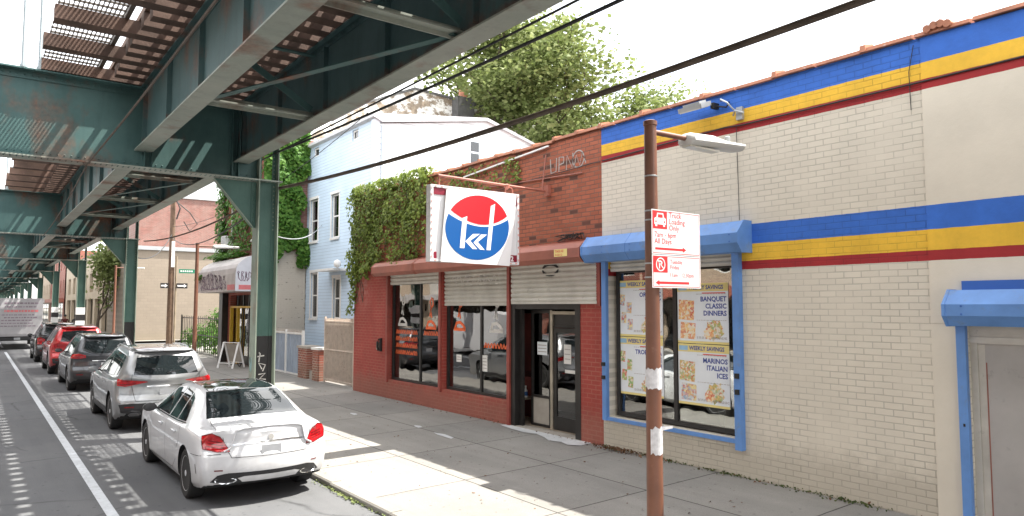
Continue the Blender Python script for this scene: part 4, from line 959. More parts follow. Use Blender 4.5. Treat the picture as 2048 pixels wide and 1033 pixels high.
mb.text('7am - 6pm', .082, OO+Vector((.04, 0, .185)), XA, ZA, bold=.008); mb.text('All Days', .082, OO+Vector((.04, 0, .115)), XA, ZA, bold=.008)
mb.flat([(.05, .048), (.50, .048), (.50, .03), (.56, .06), (.50, .09), (.50, .072), (.05, .072)], OO, XA, ZA)
mb.mi = 1; OW = OO+Vector((0, -.0015, 0))
mb.flat([(.075, .40), (.085, .445), (.185, .445), (.195, .40), (.225, .385), (.225, .32), (.04, .32), (.04, .385)], OW, XA, ZA); mb.flat(rect(.055, .085, .298, .3195), OW, XA, ZA); mb.flat(rect(.18, .21, .298, .3195), OW, XA, ZA)
mb.mi = 0; OR = OO+Vector((0, -.0025, 0)); mb.flat([(.095, .395), (.1, .43), (.17, .43), (.175, .395)], OR, XA, ZA); mb.flat(rect(.055, .075, .34, .36), OR, XA, ZA); mb.flat(rect(.19, .21, .34, .36), OR, XA, ZA)
mb.build('printing', ['signred', 'white'], t)
t, mb, OO = sign_panel(2.695, 3.048, 'lower no parking sign reading tuesday friday, on the brown lamp post', 'parking_sign')
mb.flat(rect(.02, .245, .165, .335), OO+Vector((0, -.0005, 0)), XA, ZA)
mb.text('Tuesday', .062, OO+Vector((.285, 0, .265)), XA, ZA, bold=.005); mb.text('Friday', .062, OO+Vector((.285, 0, .205)), XA, ZA, bold=.005); mb.text('11am - 12:30pm', .062, OO+Vector((.275, 0, .12)), XA, ZA, bold=.005)
mb.flat([(.60, .042), (.11, .042), (.11, .025), (.05, .055), (.11, .085), (.11, .068), (.60, .068)], OO, XA, ZA)
mb.mi = 1; OW = OO+Vector((0, -.0015, 0)); mb.ribbon([(.132+.068*cos(a*.33), .25+.068*sin(a*.33)) for a in range(20)], OW, XA, ZA, .013)
mb.text('P', .12, OW+Vector((.098, 0, .208)), XA, ZA, bold=.02); mb.ribbon([(.088, .295), (.178, .205)], OW, XA, ZA, .012)
mb.build('printing', ['signred', 'white'], t)

# ------------------------------------------------------------ overhead cables
def cable(pts, r, label, mat='rope'):
    mb = MB(); mb.tube(pts, r, 8); tag(mb.build('overhead_cable', mat, smooth=60), label, 'cable')
cable(sag((4.70, 13.85, 4.82), (4.66, -6, 4.95), .36, 40), .031, 'thick brown cable crossing low in front of the shops from the green column')
cable(sag((4.70, 13.85, 5.56), (4.7, -6, 5.5), .18, 40), .020, 'middle dark cable running from the top of the green column above the sign', 'wire')
cable(sag((4.62, 16, 5.52), (4.62, -6, 5.58), .04, 40), .014, 'thin upper cable tight beside the edge of the steel girder', 'wire')
cable(sag((4.70, 14.2, 4.80), (4.9, 29.1, 4.9), .25, 24), .022, 'sagging cable between the first and second green columns', 'rope')
cable(sag((4.30, 14.2, 4.35), (8.4, 41.8, 6.2), .5, 24), .016, 'wire from the first column back to the timber utility pole', 'wire')
cable(sag((4.7, 14.1, 3.9), (10.3, 25.5, 5.55), .25, 24), .012, 'pale service wire from the green column to the blue house', 'galv')
cable(sag((8.4, 41.8, 6.4), (4.5, 29.4, 4.4), .6, 24), .02, 'dark wire looping from the utility pole to the second column', 'wire')
cable(sag((8.4, 41.8, 6.8), (9.5, 20, 8.5), .8, 24), .012, 'thin wire from the utility pole towards the blue house corner', 'wire')

# ------------------------------------------------------------ blue house
BH = thing('blue_house', 'tall light blue clapboard house with white gable side behind the gate', 'house', (10.2, 20.9, 0))
XH, YH0, YH1 = 10.2, 20.95, 26.79
O3 = (XH, YH1, 0)
def Q(y): return YH1-y
wins = [(26.45, 25.65, 4.92, 6.58), (24.40, 23.70, 4.92, 6.55), (22.35, 21.65, 4.92, 6.52), (26.28, 25.58, 2.02, 3.78), (24.14, 23.50, 2.02, 3.52)]
op3 = [(Q(a), Q(b), c, d) for a, b, c, d in wins]+[(Q(26.2), Q(25.7), 8.2, 8.55), (Q(22.7), Q(22.2), 8.2, 8.55)]
mb = MB(); facade(mb, O3, u_, n_, YH1-YH0, 8.75, op3, .2); mb.build('front_wall', 'siding', BH)
mb = MB(); mb.prism([(XH+.01, 0), (18.2, 0), (18.2, 8.2), (17.0, 8.62), (14.6, 9.2), (XH+.01, 8.45)], 'y', YH0-.02, YH0+.19); mb.build('side_wall', 'siding_w', BH)
mb = MB(); mb.prism([(XH-.12, 8.66), (XH-.12, 8.76), (14.6, 9.32), (18.4, 8.24), (18.4, 8.16), (14.6, 9.21), (XH+.21, 8.52)], 'y', YH0-.14, YH1); mb.build('roof', 'roofw', BH)
mb = MB(); mb.box(XH-.05, XH+.14, YH0-.05, YH0-.021, .1, 8.6); mb.box(XH-.05, XH-.001, YH0-.0205, YH0+.16, .1, 8.6); mb.build('corner_board', 'trim_b', BH)
mb = MB(); mb.tube([(XH+.26, YH0-.06, 8.4), (XH+.26, YH0-.06, .3)], .05, 8); mb.build('downspout', 'trim_b', BH, smooth=50)
for a, b, c, d in wins: window(BH, O3, u_, n_, Q(a)+.02, Q(b)-.02, c+.02, d-.02, .05, .06, trans=((c+d)/2,), fmat='trim_w', gmat='glassd', sill='trim_w', lintel='trim_w')
for a in (26.2, 22.7): window(BH, O3, u_, n_, Q(a)+.01, Q(a-.5)-.01, 8.21, 8.54, .04, .05, fmat='trim_w', gmat='glassd')
mb = MB(); mb.box(13.85, 14.35, YH0-.05, YH0+.001, 7.55, 8.45); w = mb.build('gable_window', 'trim_b', BH); mb = MB()
mb.box(13.92, 14.28, YH0-.055, YH0-.051, 7.60, 7.96); mb.box(13.92, 14.28, YH0-.055, YH0-.051, 8.03, 8.38); mb.build('pane', 'glassd', w)
mb = MB(); mb.box(XH+.2, 18.0, YH0+.21, YH1-.01, .1, 8.3); mb.build('interior', 'dark', BH)
mb = MB(); mb.box(XH-.55, XH-.001, 22.9, 24.5, 3.72, 3.80); mb.build('door_canopy', 'trim_w', BH)
t = thing('wall_lamp', 'white globe lamp on the corner bracket of the blue house canopy', 'lamp', (9.7, 22.9, 3.8)); mb = MB(); mb.lathe([(.02, 3.80), (.1, 3.83), (.13, 3.93), (.1, 4.03), (.02, 4.07)], (9.75, 22.75, 0), n=12); mb.tube([(9.75, 22.75, 3.8), (10.0, 22.95, 3.76)], .02); mb.build('globe', 'white', t, smooth=60)

# ------------------------------------------------------------ ruined stucco wall building with chimney, ivy building
SB = thing('stucco_building', 'tall building with flaking white and brown stucco side wall behind the blue house', 'building', (12, 27, 0))
mb = MB(); mb.prism([(9.9, 0), (24, 0), (24, 11.35), (19.66, 11.74), (15.04, 11.98), (12.9, 11.04), (10.74, 9.58), (9.9, 8.9)], 'y', 27.0, 31.0); mb.build('side_wall', 'stucco', SB)
mb = MB(); mb.prism([(24, 11.35), (19.66, 11.74), (15.04, 11.98), (12.9, 11.04), (12.9, 11.12), (15.0, 12.08), (19.7, 11.84), (24.1, 11.45)], 'y', 26.94, 31.05); mb.build('roof_edge', 'roof', SB)
mb = MB(); mb.box(16.95, 17.85, 26.5, 26.99, 8.5, 11.95); mb.mi = 1; mb.box(16.95, 17.85, 26.48, 26.499, 8.5, 10.9); mb.mi = 2; mb.lathe([(.22, 11.951), (.2, 12.35), (.15, 12.36)], (17.4, 26.75, 0), n=12); mb.build('chimney', ['roof', 'stucco', 'coping'], SB)
IB = thing('ivy_building', 'red brick corner shop building with vinyl awning, half covered in ivy', 'building', (8.6, 30, 0))
XI, YI0, YI1 = 8.62, 26.82, 32.62
O4 = (XI, YI1, 0)
def R4(y): return YI1-y
op4 = [(R4(31.7), R4(30.9), 5.1, 6.9), (R4(28.6), R4(27.8), 5.1, 6.9), (R4(31.2), R4(27.4), .15, 2.95)]
mb = MB(); facade(mb, O4, u_, n_, YI1-YI0, 9.0, op4, .25); mb.build('front_wall', 'oldbrick_x', IB)
mb = MB(); mb.box(XI+.26, 10.19, YI0-.001, YI0+.12, 0, 4.6); mb.mi = 1; mb.box(XI+.26, 12.5, YI0, YI0+.12, 4.601, 9.0); mb.box(XI+.26, 12.5, YI1-.2, YI1, 0, 9.0); mb.mi = 2; mb.box(XI+.26, 12.5, YI0+.13, YI1-.21, 8.6, 8.7)
mb.build('side_wall', ['greywall', 'oldbrick_y', 'roof'], IB)
for a in (31.7, 28.6): window(IB, O4, u_, n_, R4(a)+.01, R4(a-.8)-.01, 5.11, 6.89, .08, .06, trans=(6.0,), fmat='trim_w', gmat='glassd', sill='trim_w')
mb = MB(); mb.box(XI+.35, 12, YI0+.2, YI1-.3, .16, 3.2); mb.build('interior', 'dark', IB)
mb = MB()
for i in range(5): mb.box(XI+.10, XI+.16, 27.45+i*.75, 27.51+i*.75, .16, 2.94)
mb.box(XI+.10, XI+.16, 27.4, 31.2, .16, .5); mb.mi = 1; mb.box(XI-.04, XI+.08, 30.98, 31.1, .16, 2.5); mb.box(XI-.04, XI+.08, 27.42, 31.1, 2.42, 2.5); mb.box(XI-.04, XI+.08, 30.05, 30.12, .16, 2.42)
mb.build('shopfront', ['alum', 'yellowp'], IB)
mb = MB(); mb.box(XI+.12, XI+.126, 27.5, 31.1, .5, 2.4); mb.build('pane', 'glass', IB)
mb = MB(); mb.box(XI-.25, XI-.002, 31.5, 32.0, .15, 3.04); mb.build('pilaster', 'alum', IB)
def awprof(d): return [(XI-.001, 4.45)]+[(XI-d*sin(a*pi/14), 3.75+.70*cos(a*pi/14)) for a in range(1, 7)]+[(XI-d, 3.70), (XI-d, 3.05), (XI-.001, 3.05)]
mb = MB(); mb.prism(awprof(1.02), 'y', 26.95, 32.4); a1 = mb.build('awning', 'awn', IB)
mb = MB(); mb.flat(awprof(1.018), (0, 26.946, 0), XA, ZA); a2 = mb.build('awning_end', 'awnb', a1)
mb = MB()
for k in range(6): mb.ribbon([(a, b) for a, b in scribble(.85, .72-.06*abs(k-2), 40, 20+k, 1.6)], (XI-1.025, 32.1-k*.62, 3.12), u_, ZA, .06)
mb.ribbon([(.3, .1), (1.1, -.0), (1.9, -.03), (2.7, .02), (3.4, .12)], (XI-1.0255, 32.1, 3.18), u_, ZA, .05)
for k in range(3): mb.ribbon([(a, b) for a, b in scribble(.3, .4, 20, 50+k, 1.6)], (XI-.95+k*.28, 26.942, 3.4), XA, ZA, .035)
mb.build('spray_tag', 'grafp', a1)
mb = MB(); mb.flat(rect(4.35, 5.35, .02, .22), (XI-1.026, 32.35, 3.08), u_, ZA); mb.flat(rect(.1, .85, .03, .2), (XI-1.0, 26.941, 3.08), XA, ZA); mb.build('printing', 'pinkp', a1)
t = thing('air_conditioner', 'white window air conditioner on the ivy covered brick front', 'air conditioner', (XI-.3, 31.2, 5.1)); mb = MB(); mb.box(XI-.35, XI-.001, 30.95, 31.6, 5.05, 5.45); mb.build('case', 'trim_w', t); mb = MB()
for i in range(6): mb.box(XI-.358, XI-.351, 31.0, 31.55, 5.09+i*.06, 5.12+i*.06)
mb.build('grille', 'galv', t)

# ------------------------------------------------------------ gate, fence, piers between the shops
def bars_gate(x, ya, yb, z0, z1, mat, name, label, cat, step=.055, solid=None, grp=None):
    t = thing(name, label, cat, (x, ya, z0), grp); mb = MB(); mb.box(x-.03, x+.03, ya, ya+.06, z0, z1+.05); mb.box(x-.03, x+.03, yb-.06, yb, z0, z1+.05)
    for z in (z0+.06, (z0+z1)/2, z1-.12): mb.box(x-.02, x+.02, ya+.061, yb-.061, z, z+.04)
    mb.build('frame', mat, t); mb = MB(); y = ya+.09; r = random.Random(1)
    while y < yb-.08:
        mb.box(x-.012, x+.012, y, y+.022, z0+.03, z1+r.uniform(-.01, .02)); y += step
    if solid: mb.mi = 1; mb.box(x+.022, x+.028, ya+.07, yb-.07, z0+.05, z1-.14)
    mb.build('bars', [mat, solid or mat], t); return t
bars_gate(8.80, 19.20, 21.40, .16, 2.12, 'gatew', 'iron_gate', 'peeling white barred gate with rust beside the red store', 'gate', .075, solid='rustmesh')
t = thing('fence', 'blue grey sheet metal fence with pale posts in front of the blue house', 'fence', (8.8, 23.3, .15))
mb = MB()
for i in range(30): mb.box(8.82+.012*(i % 2), 8.84+.012*(i % 2), 23.35+i*.115, 23.35+(i+1)*.115-.002, .2, 1.52)
mb.build('sheet', 'fenceb', t)
for y in (23.3, 24.9, 26.7):
    mb = MB(); mb.box(8.78, 8.86, y-.04, y+.04, .12, 1.68); mb.build('post', 'trim_w', t)
mb = MB(); mb.box(8.79, 8.815, 23.35, 26.65, 1.54, 1.60); mb.box(8.79, 8.812, 23.35, 26.65, .16, .22); mb.mi = 1
for i in range(24): mb.box(8.80, 8.812, 23.45+i*.13, 23.47+i*.13, 1.60, 1.70)
mb.build('rail', ['trim_w', 'gatew'], t)
for (ya, yb, h, lab) in ((21.48, 21.95, 1.12, 'red brick gate pier with pale cap beside the white gate'), (22.45, 23.2, 1.12, 'wider red brick pier at the end of the blue grey fence')):
    t = thing('brick_pier', lab, 'pier', (8.8, ya, .12)); mb = MB(); mb.box(8.62, 9.06, ya, yb, .10, h); mb.build('shaft', 'pierbrick', t); mb = MB(); mb.box(8.58, 9.10, ya-.04, yb+.04, h+.001, h+.08); mb.build('cap', 'concr' if ya > 22 else 'trim_w', t)
mb = MB(); mb.box(8.72, 8.95, 21.96, 22.44, .1, .42); tag(mb.build('low_wall', 'concr'), 'low concrete step wall between the two brick piers', 'wall')

# ------------------------------------------------------------ ivy
def leaf_quad(mb, p, n, size, r, droop=.35):
    size *= .8+.45*abs(sin(p.y*3.1+p.x*2.3)*cos(p.z*2.7))
    n = Vector(n); a = Vector((r.uniform(-1, 1), r.uniform(-1, 1), r.uniform(-1, .4))); u = n.cross(a)
    if u.length < .05: u = n.cross(Vector((.3, .2, .9)))
    u.normalize(); v = n.cross(u); s = size*r.uniform(.6, 1.25)
    A = [mb.bm.verts.new(p+u*s*x+v*s*y+n*s*z) for x, y, z in ((-.5, 0, 0), (-.12, -.42, .08), (.45, -.1, -.1), (.5, .15, -.1), (0, .42, .08))]
    mb._f(A)
def ivy_x(mb, x, y0, y1, z0, z1, cnt, size, dens, thick=.16, seed=1, nx=-1):
    r = random.Random(seed); k = 0; tries = 0
    while k < cnt and tries < cnt*12:
        tries += 1; y, z = r.uniform(y0, y1), r.uniform(z0, z1)
        if r.random() > dens(y, z): continue
        th = thick*(.4+.6*abs(sin(y*2.1+z*1.7)*cos(y*1.3-z*2.3)))*r.random()
        n = Vector((nx*1.0, r.uniform(-.7, .7), r.uniform(-.3, .9))).normalized()
        leaf_quad(mb, Vector((x+nx*(.01+th), y, z)), n, size, r); k += 1
IV = thing('ivy', 'green ivy hanging over the top left corner of the red store wall', 'ivy', (XW, 18.6, 2.4))
mb = MB()
def d1(y, z):
    top = 5.85 if y > 15 else 5.75
    low = 3.55 + .22*sin(y*3.1)+.12*sin(y*7.3) - (1.5*max(0, (y-18.1)/.6) if y > 18.1 else 0)
    if z < low: return 0
    d = 1.0
    if y < 14.6: d = .35 if z > 5.0 else .05
    if y < 17 and z < 4.6: d *= .62
    d *= .35+.65*min(1, max(0, 1.15*(.5+.5*sin(y*5.3+2*sin(z*3.7))*cos(z*4.9-y*1.7))+.25))
    return d
ivy_x(mb, XW, 14.3, 18.78, 2.2, 5.82, 6800, .088, d1, .30, 3)
ivy_x(mb, XW, 11.0, 14.6, 4.95, 5.50, 520, .08, lambda y, z: .3+.7*(sin(y*3) > 0), .1, 4)
r = random.Random(8)
for i in range(900):      # the growth wraps round the corner and over the parapet
    y = r.uniform(14.6, 18.8); leaf_quad(mb, Vector((XW+r.uniform(-.15, .5), y, 5.62+.16*r.random()+.08*sin(y*3))), Vector((-.4, r.uniform(-.4, .4), 1)).normalized(), .085, r)
for i in range(1500): leaf_quad(mb, Vector((XW+r.uniform(-.05, .9), YR1+r.uniform(0, .16), r.uniform(2.6 if r.random() < .3 else 3.6, 5.7))), Vector((-.5, 1, .3)).normalized(), .085, r)
mb.build('leaves', 'ivy', IV)
mb = MB()
for i in range(26):
    y = r.uniform(14.8, 18.6); z = r.uniform(3.7, 4.3) if y < 18 else 2.6; P = [Vector((XW-.012, y, z))]
    for j in range(7): P.append(P[-1]+Vector((0, r.uniform(-.15, .15), r.uniform(.12, .3))))
    mb.tube(P, .008, 5)
mb.build('stems', 'bark', IV)
IV2 = thing('ivy', 'bright green ivy mass on the side of the brick building beside the blue house', 'ivy', (9.5, 26.7, 4.2))
mb = MB(); r = random.Random(12)
for i in range(9000):
    x = r.uniform(8.5, 10.9); z = r.uniform(3.9, 9.4)
    if z < 4.6+.35*sin(x*4)+.2*sin(x*9) and not (x > 9.8 and z > 3.9+.2*r.random()): continue
    if x > 10.15+.30*sin(z*1.7)+.2*sin(z*4.1) and z > 5.0: continue
    if x > 10.2 and z < 5.0 and x > 10.9-(5.0-z)*.3: continue
    y = 26.78-.42*r.random()*(.4+.6*abs(sin(x*3+z*2)))
    leaf_quad(mb, Vector((x, y, z)), Vector((r.uniform(-.6, .4), -1, r.uniform(-.1, .9))).normalized(), .15, r)
for i in range(2600):
    y = r.uniform(26.8, 31); z = r.uniform(4.7, 9.2)
    if 27.9 < y < 28.5 or 31 < y: continue
    leaf_quad(mb, Vector((8.6-.3*r.random(), y, z)), Vector((-1, r.uniform(-.5, .5), r.uniform(0, .8))).normalized(), .15, r)
mb.build('leaves', 'ivy2', IV2)
IV3 = thing('ivy', 'narrow ivy column hanging down to the awning at the far corner of the brick building', 'ivy', (8.5, 32.2, 4.5))
mb = MB()
for i in range(1900):
    y = r.uniform(31.75, 32.8); z = r.uniform(3.6, 9.1)
    if z < 4.5+.3*sin(y*5):
        leaf_quad(mb, Vector((XI-1.04*min(1, (4.75-z)/1.0)-.05*r.random(), y, z)), Vector((-1, 0, .6)).normalized(), .12, r)
    else: leaf_quad(mb, Vector((8.6-.30*r.random(), y, z)), Vector((-1, r.uniform(-.5, .5), r.uniform(0, .8))).normalized(), .15, r)
for i in range(500): leaf_quad(mb, Vector((r.uniform(8.4, 8.62)-.7*r.random()**2, r.uniform(28.5, 32.6), 4.5+.12*r.random())), Vector((-.3, r.uniform(-.5, .5), 1)).normalized(), .13, r)
mb.build('leaves', 'ivy2', IV3)

# ------------------------------------------------------------ trees
def tree(name, base, h, spread, label, nleaf, leafsize, mat='leaf', seed=1, trunk_r=.22, fork=.3, levels=5, crown_low=.3, group=None, cl=.55):
    t = thing(name, label, 'tree', base, group); r = random.Random(seed); tips = []; mb = MB()
    def grow(p, d, L, rad, lev):
        n = 4; pts = [p]; q = p.copy(); dd = d.copy()
        for i in range(n):
            dd = (dd+Vector((r.uniform(-.16, .16), r.uniform(-.16, .16), r.uniform(-.02, .12)))).normalized(); q = q+dd*L/n; pts.append(q.copy())
        mb.tube(pts, [rad*(1-.4*i/n) for i in range(n+1)], 7 if lev < 2 else 5, caps=False)
        if lev >= 2: tips.extend(pts[1:])
        if lev >= levels: return
        for i in range(3 if lev < 3 else 2+int(r.random() < .5)):
            a = r.uniform(0, 6.28); sp = r.uniform(.35, .95)*spread
            nd_ = (dd+Vector((cos(a)*sp, sin(a)*sp, r.uniform(-.15, .3)))).normalized()
            grow(pts[-1] if i < 2 else pts[2], nd_, L*r.uniform(.62, .86), rad*.58, lev+1)
    B = Vector(base); grow(B, Vector((0.05, 0, 1)), h*fork, trunk_r, 0)
    mb.build('trunk', 'bark', t, smooth=60)
    mb = MB()
    for i in range(nleaf):
        c = tips[r.randrange(len(tips))]; 
        p = c+Vector((r.gauss(0, cl), r.gauss(0, cl), r.gauss(0, cl*.6)))
        leaf_quad(mb, p, Vector((r.uniform(-1, 1), r.uniform(-1, 1), r.uniform(-.2, 1.2))).normalized(), leafsize, r)
    mb.build('crown', mat, t); return t
ash = tree('ash_tree', (24.8, 28.8, 0), 16.6, .95, 'large airy green tree rising behind the shop roofs', 60000, .17, seed=21, trunk_r=.30, fork=.31, levels=5, cl=.46); ash.scale = (1.42, 1.42, 1.05)
tree('bushy_tree', (23.5, 25.8, 0), 10.8, .9, 'dark low bushy tree just above the red brick parapet', 6000, .20, 'leafd', seed=5, trunk_r=.16, fork=.45, levels=3, cl=.5)
tree('bushy_tree', (26.5, 25.0, 0), 12.0, .9, 'dark green tree lower and farther back, at the right foot of the airy tree', 6000, .22, 'leafd', seed=9, trunk_r=.16, fork=.40, levels=4, cl=.5)
tree('street_tree', (7.3, 62, 0), 7.0, .9, 'small leafy tree far down the sidewalk between the banded columns', 2600, .26, 'leaf', seed=15, trunk_r=.12, fork=.4, levels=3, cl=.5)
tree('street_tree', (12.0, 66, 0), 7.5, .9, 'leafy tree beside the far tan building near the wall', 2600, .28, 'leaf', seed=17, trunk_r=.12, fork=.4, levels=3, cl=.6)

# ------------------------------------------------------------ weeds and litter at the wall base
mb = MB(); r = random.Random(4)
for i in range(520):
    y = r.uniform(4.0, 8.7); 
    if r.random() > .35+.65*abs(sin(y*2.3)): continue
    leaf_quad(mb, Vector((XW-abs(r.gauss(0, .06))-.01, y, .155+.03*r.random())), Vector((r.uniform(-1, 0), r.uniform(-1, 1), 1)).normalized(), .03, r)
tag(mb.build('weeds', 'leafd'), None, None, kind='stuff')
mb = MB()
for i in range(420):
    y = r.gauss(8.25, .35) if i < 300 else r.uniform(3, 18)
    leaf_quad(mb, Vector((XW-.04-abs(r.gauss(0, .09)), y, .152+.05*r.random())), Vector((r.uniform(-1, 1), r.uniform(-1, 1), 1)).normalized(), .035, r)
for i in range(620):
    x_ = r.uniform(4.2, 8.4); leaf_quad(mb, Vector((x_, r.uniform(3, 22), .081+(x_-4.16)*.0178)), Vector((r.uniform(-.3, .3), r.uniform(-.3, .3), 1)), r.choice((.012, .016, .022, .034)), r)
tag(mb.build('dead_leaves', 'brown'), None, None, kind='stuff')
mb = MB()
for i in range(260): leaf_quad(mb, Vector((X_K-abs(r.gauss(0, .04)), r.choice((r.gauss(8.9, .3), r.uniform(4, 10))), .012+.015*r.random())), Vector((r.uniform(-.5, .5), r.uniform(-.5, .5), 1)).normalized(), .03, r)
tag(mb.build('gutter_weeds', 'leaf'), None, None, kind='stuff')
#@@PART2@@
# ------------------------------------------------------------ cars
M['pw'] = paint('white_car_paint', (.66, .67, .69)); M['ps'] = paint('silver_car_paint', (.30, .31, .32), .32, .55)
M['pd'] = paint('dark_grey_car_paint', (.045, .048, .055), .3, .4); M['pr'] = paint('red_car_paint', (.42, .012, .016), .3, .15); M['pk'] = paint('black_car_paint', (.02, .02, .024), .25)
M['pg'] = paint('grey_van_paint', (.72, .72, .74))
def carglass():
    m, nt, b = new('tinted_car_glass'); b.inputs['Base Color'].default_value = (.012, .016, .018, 1); b.inputs['Roughness'].default_value = .02
    b.inputs['Specular IOR Level'].default_value = .9; return m
M['cg'] = carglass(); M['chrome'] = Mt('chrome_trim', (.65, .66, .68), .12, metal=1.0, var=.05)
M['tail'] = Mt('tail_lamp_red', (.40, .006, .010), .08, var=.45, vs=14, coat=1); M['taild'] = Mt('tail_lamp_dark_red', (.14, .004, .006), .1, var=.2, coat=1)
M['tyre'] = Mt('tyre_rubber', (.018, .018, .018), .8, var=.3); M['rim'] = Mt('alloy_rim', (.62, .63, .65), .3, metal=.35, var=.1); M['plast'] = Mt('black_plastic', (.018, .018, .020), .45, var=.2)
M['seam'] = Mt('panel_gap', (.03, .03, .03), .8, var=.1); M['plate'] = Mt('blank_plate', (.30, .31, .33), .5, var=.15); M['under'] = Mt('underbody', (.012, .012, .013), .9, var=.2)
M['cabin'] = Mt('cabin_trim', (.05, .045, .04), .8, var=.3)
def pchip(xs, ys, x):
    n = len(xs)
    if x <= xs[0]: return ys[0]
    if x >= xs[-1]: return ys[-1]
    i = max(k for k in range(n-1) if xs[k] <= x)
    h = [xs[k+1]-xs[k] for k in range(n-1)]; d = [(ys[k+1]-ys[k])/h[k] for k in range(n-1)]
    def sl(k):
        if k == 0: return d[0]
        if k == n-1: return d[-1]
        if d[k-1]*d[k] <= 0: return 0
        return 2*d[k-1]*d[k]/(d[k-1]+d[k])
    t = (x-xs[i])/h[i]; a, b = sl(i), sl(i+1)
    return ys[i]*(1+2*t)*(1-t)**2+h[i]*a*t*(1-t)**2+ys[i+1]*t*t*(3-2*t)+h[i]*b*t*t*(t-1)
def crom(P, n):
    out = []
    for i in range(len(P)-1):
        p0, p1, p2, p3 = P[max(i-1, 0)], P[i], P[i+1], P[min(i+2, len(P)-1)]
        for j in range(n):
            t = j/n
            out.append(tuple(.5*((2*b)+(c-a)*t+(2*a-5*b+4*c-d)*t*t+(-a+3*b-3*c+d)*t**3)*1.0 for a, b, c, d in zip(p0, p1, p2, p3)))
    out.append(P[-1]); return out
def car_body(sp):
    st = sp['st']; ys = [s[0] for s in st]; L = ys[-1]
    Y = sorted(set([0, .015, .03, .05, .08, .11, .15, .2]+[round(.2+i*.055, 4) for i in range(int((L-.35)/.055))]+[L-.12, L-.08, L-.05, L-.03, L-.015, L]))
    bm = bmesh.new(); rings = []
    def pos(x, y, z, hw):
        wr = max(0, 1-y/.6); wf = max(0, 1-(L-y)/.7)
        yy = y + sp.get('bow', .16)*wr*wr*(x/hw)**2 - .30*wf*wf*(x/hw)**2
        yy += pchip(sp['rz'], sp['rv'], z)*max(0, 1-y/.5)
        return (x, yy, z)
    for y in Y:
        zb, hw, zs, hr, zr, zt = [pchip(ys, [s[k] for s in st], y) for k in range(1, 7)]
        P = [(0, zb), (hw*.82, zb), (hw*.955, zb+.05), (hw*.985, zb+.18), (hw, zb+(zs-zb)*.62), (hw*.985, zs-.07), (hw*.935, zs), (hr, zr), (hr*.62, zt-.012), (0, zt)]
        H = crom(P, 5); ring = H+[(-a, b) for a, b in H[-2:0:-1]]
        rings.append(([bm.verts.new(pos(a, y, b, hw)) for a, b in ring], ring, y, hw))
    n = len(rings[0][0])
    for A, B in zip(rings, rings[1:]):
        for k in range(n):
            bm.faces.new((A[0][k], A[0][(k+1) % n], B[0][(k+1) % n], B[0][k]))
    for (V, ring, y, hw), rev in ((rings[0], True), (rings[-1], False)):
        zc = (min(b for a, b in ring)+max(b for a, b in ring))/2; prev = V
        for s in (.8, .55, .3, .1):
            cur = [bm.verts.new(pos(a*s, y, zc+(b-zc)*s, hw)) for a, b in ring]
            for k in range(n): f = (prev[k], prev[(k+1) % n], cur[(k+1) % n], cur[k]); bm.faces.new(f if not rev else f[::-1])
            prev = cur
        c = bm.verts.new(pos(0, y, zc, hw))
        for k in range(n): f = (prev[k], prev[(k+1) % n], c); bm.faces.new(f if not rev else f[::-1])
    bmesh.ops.recalc_face_normals(bm, faces=bm.faces)
    return bm
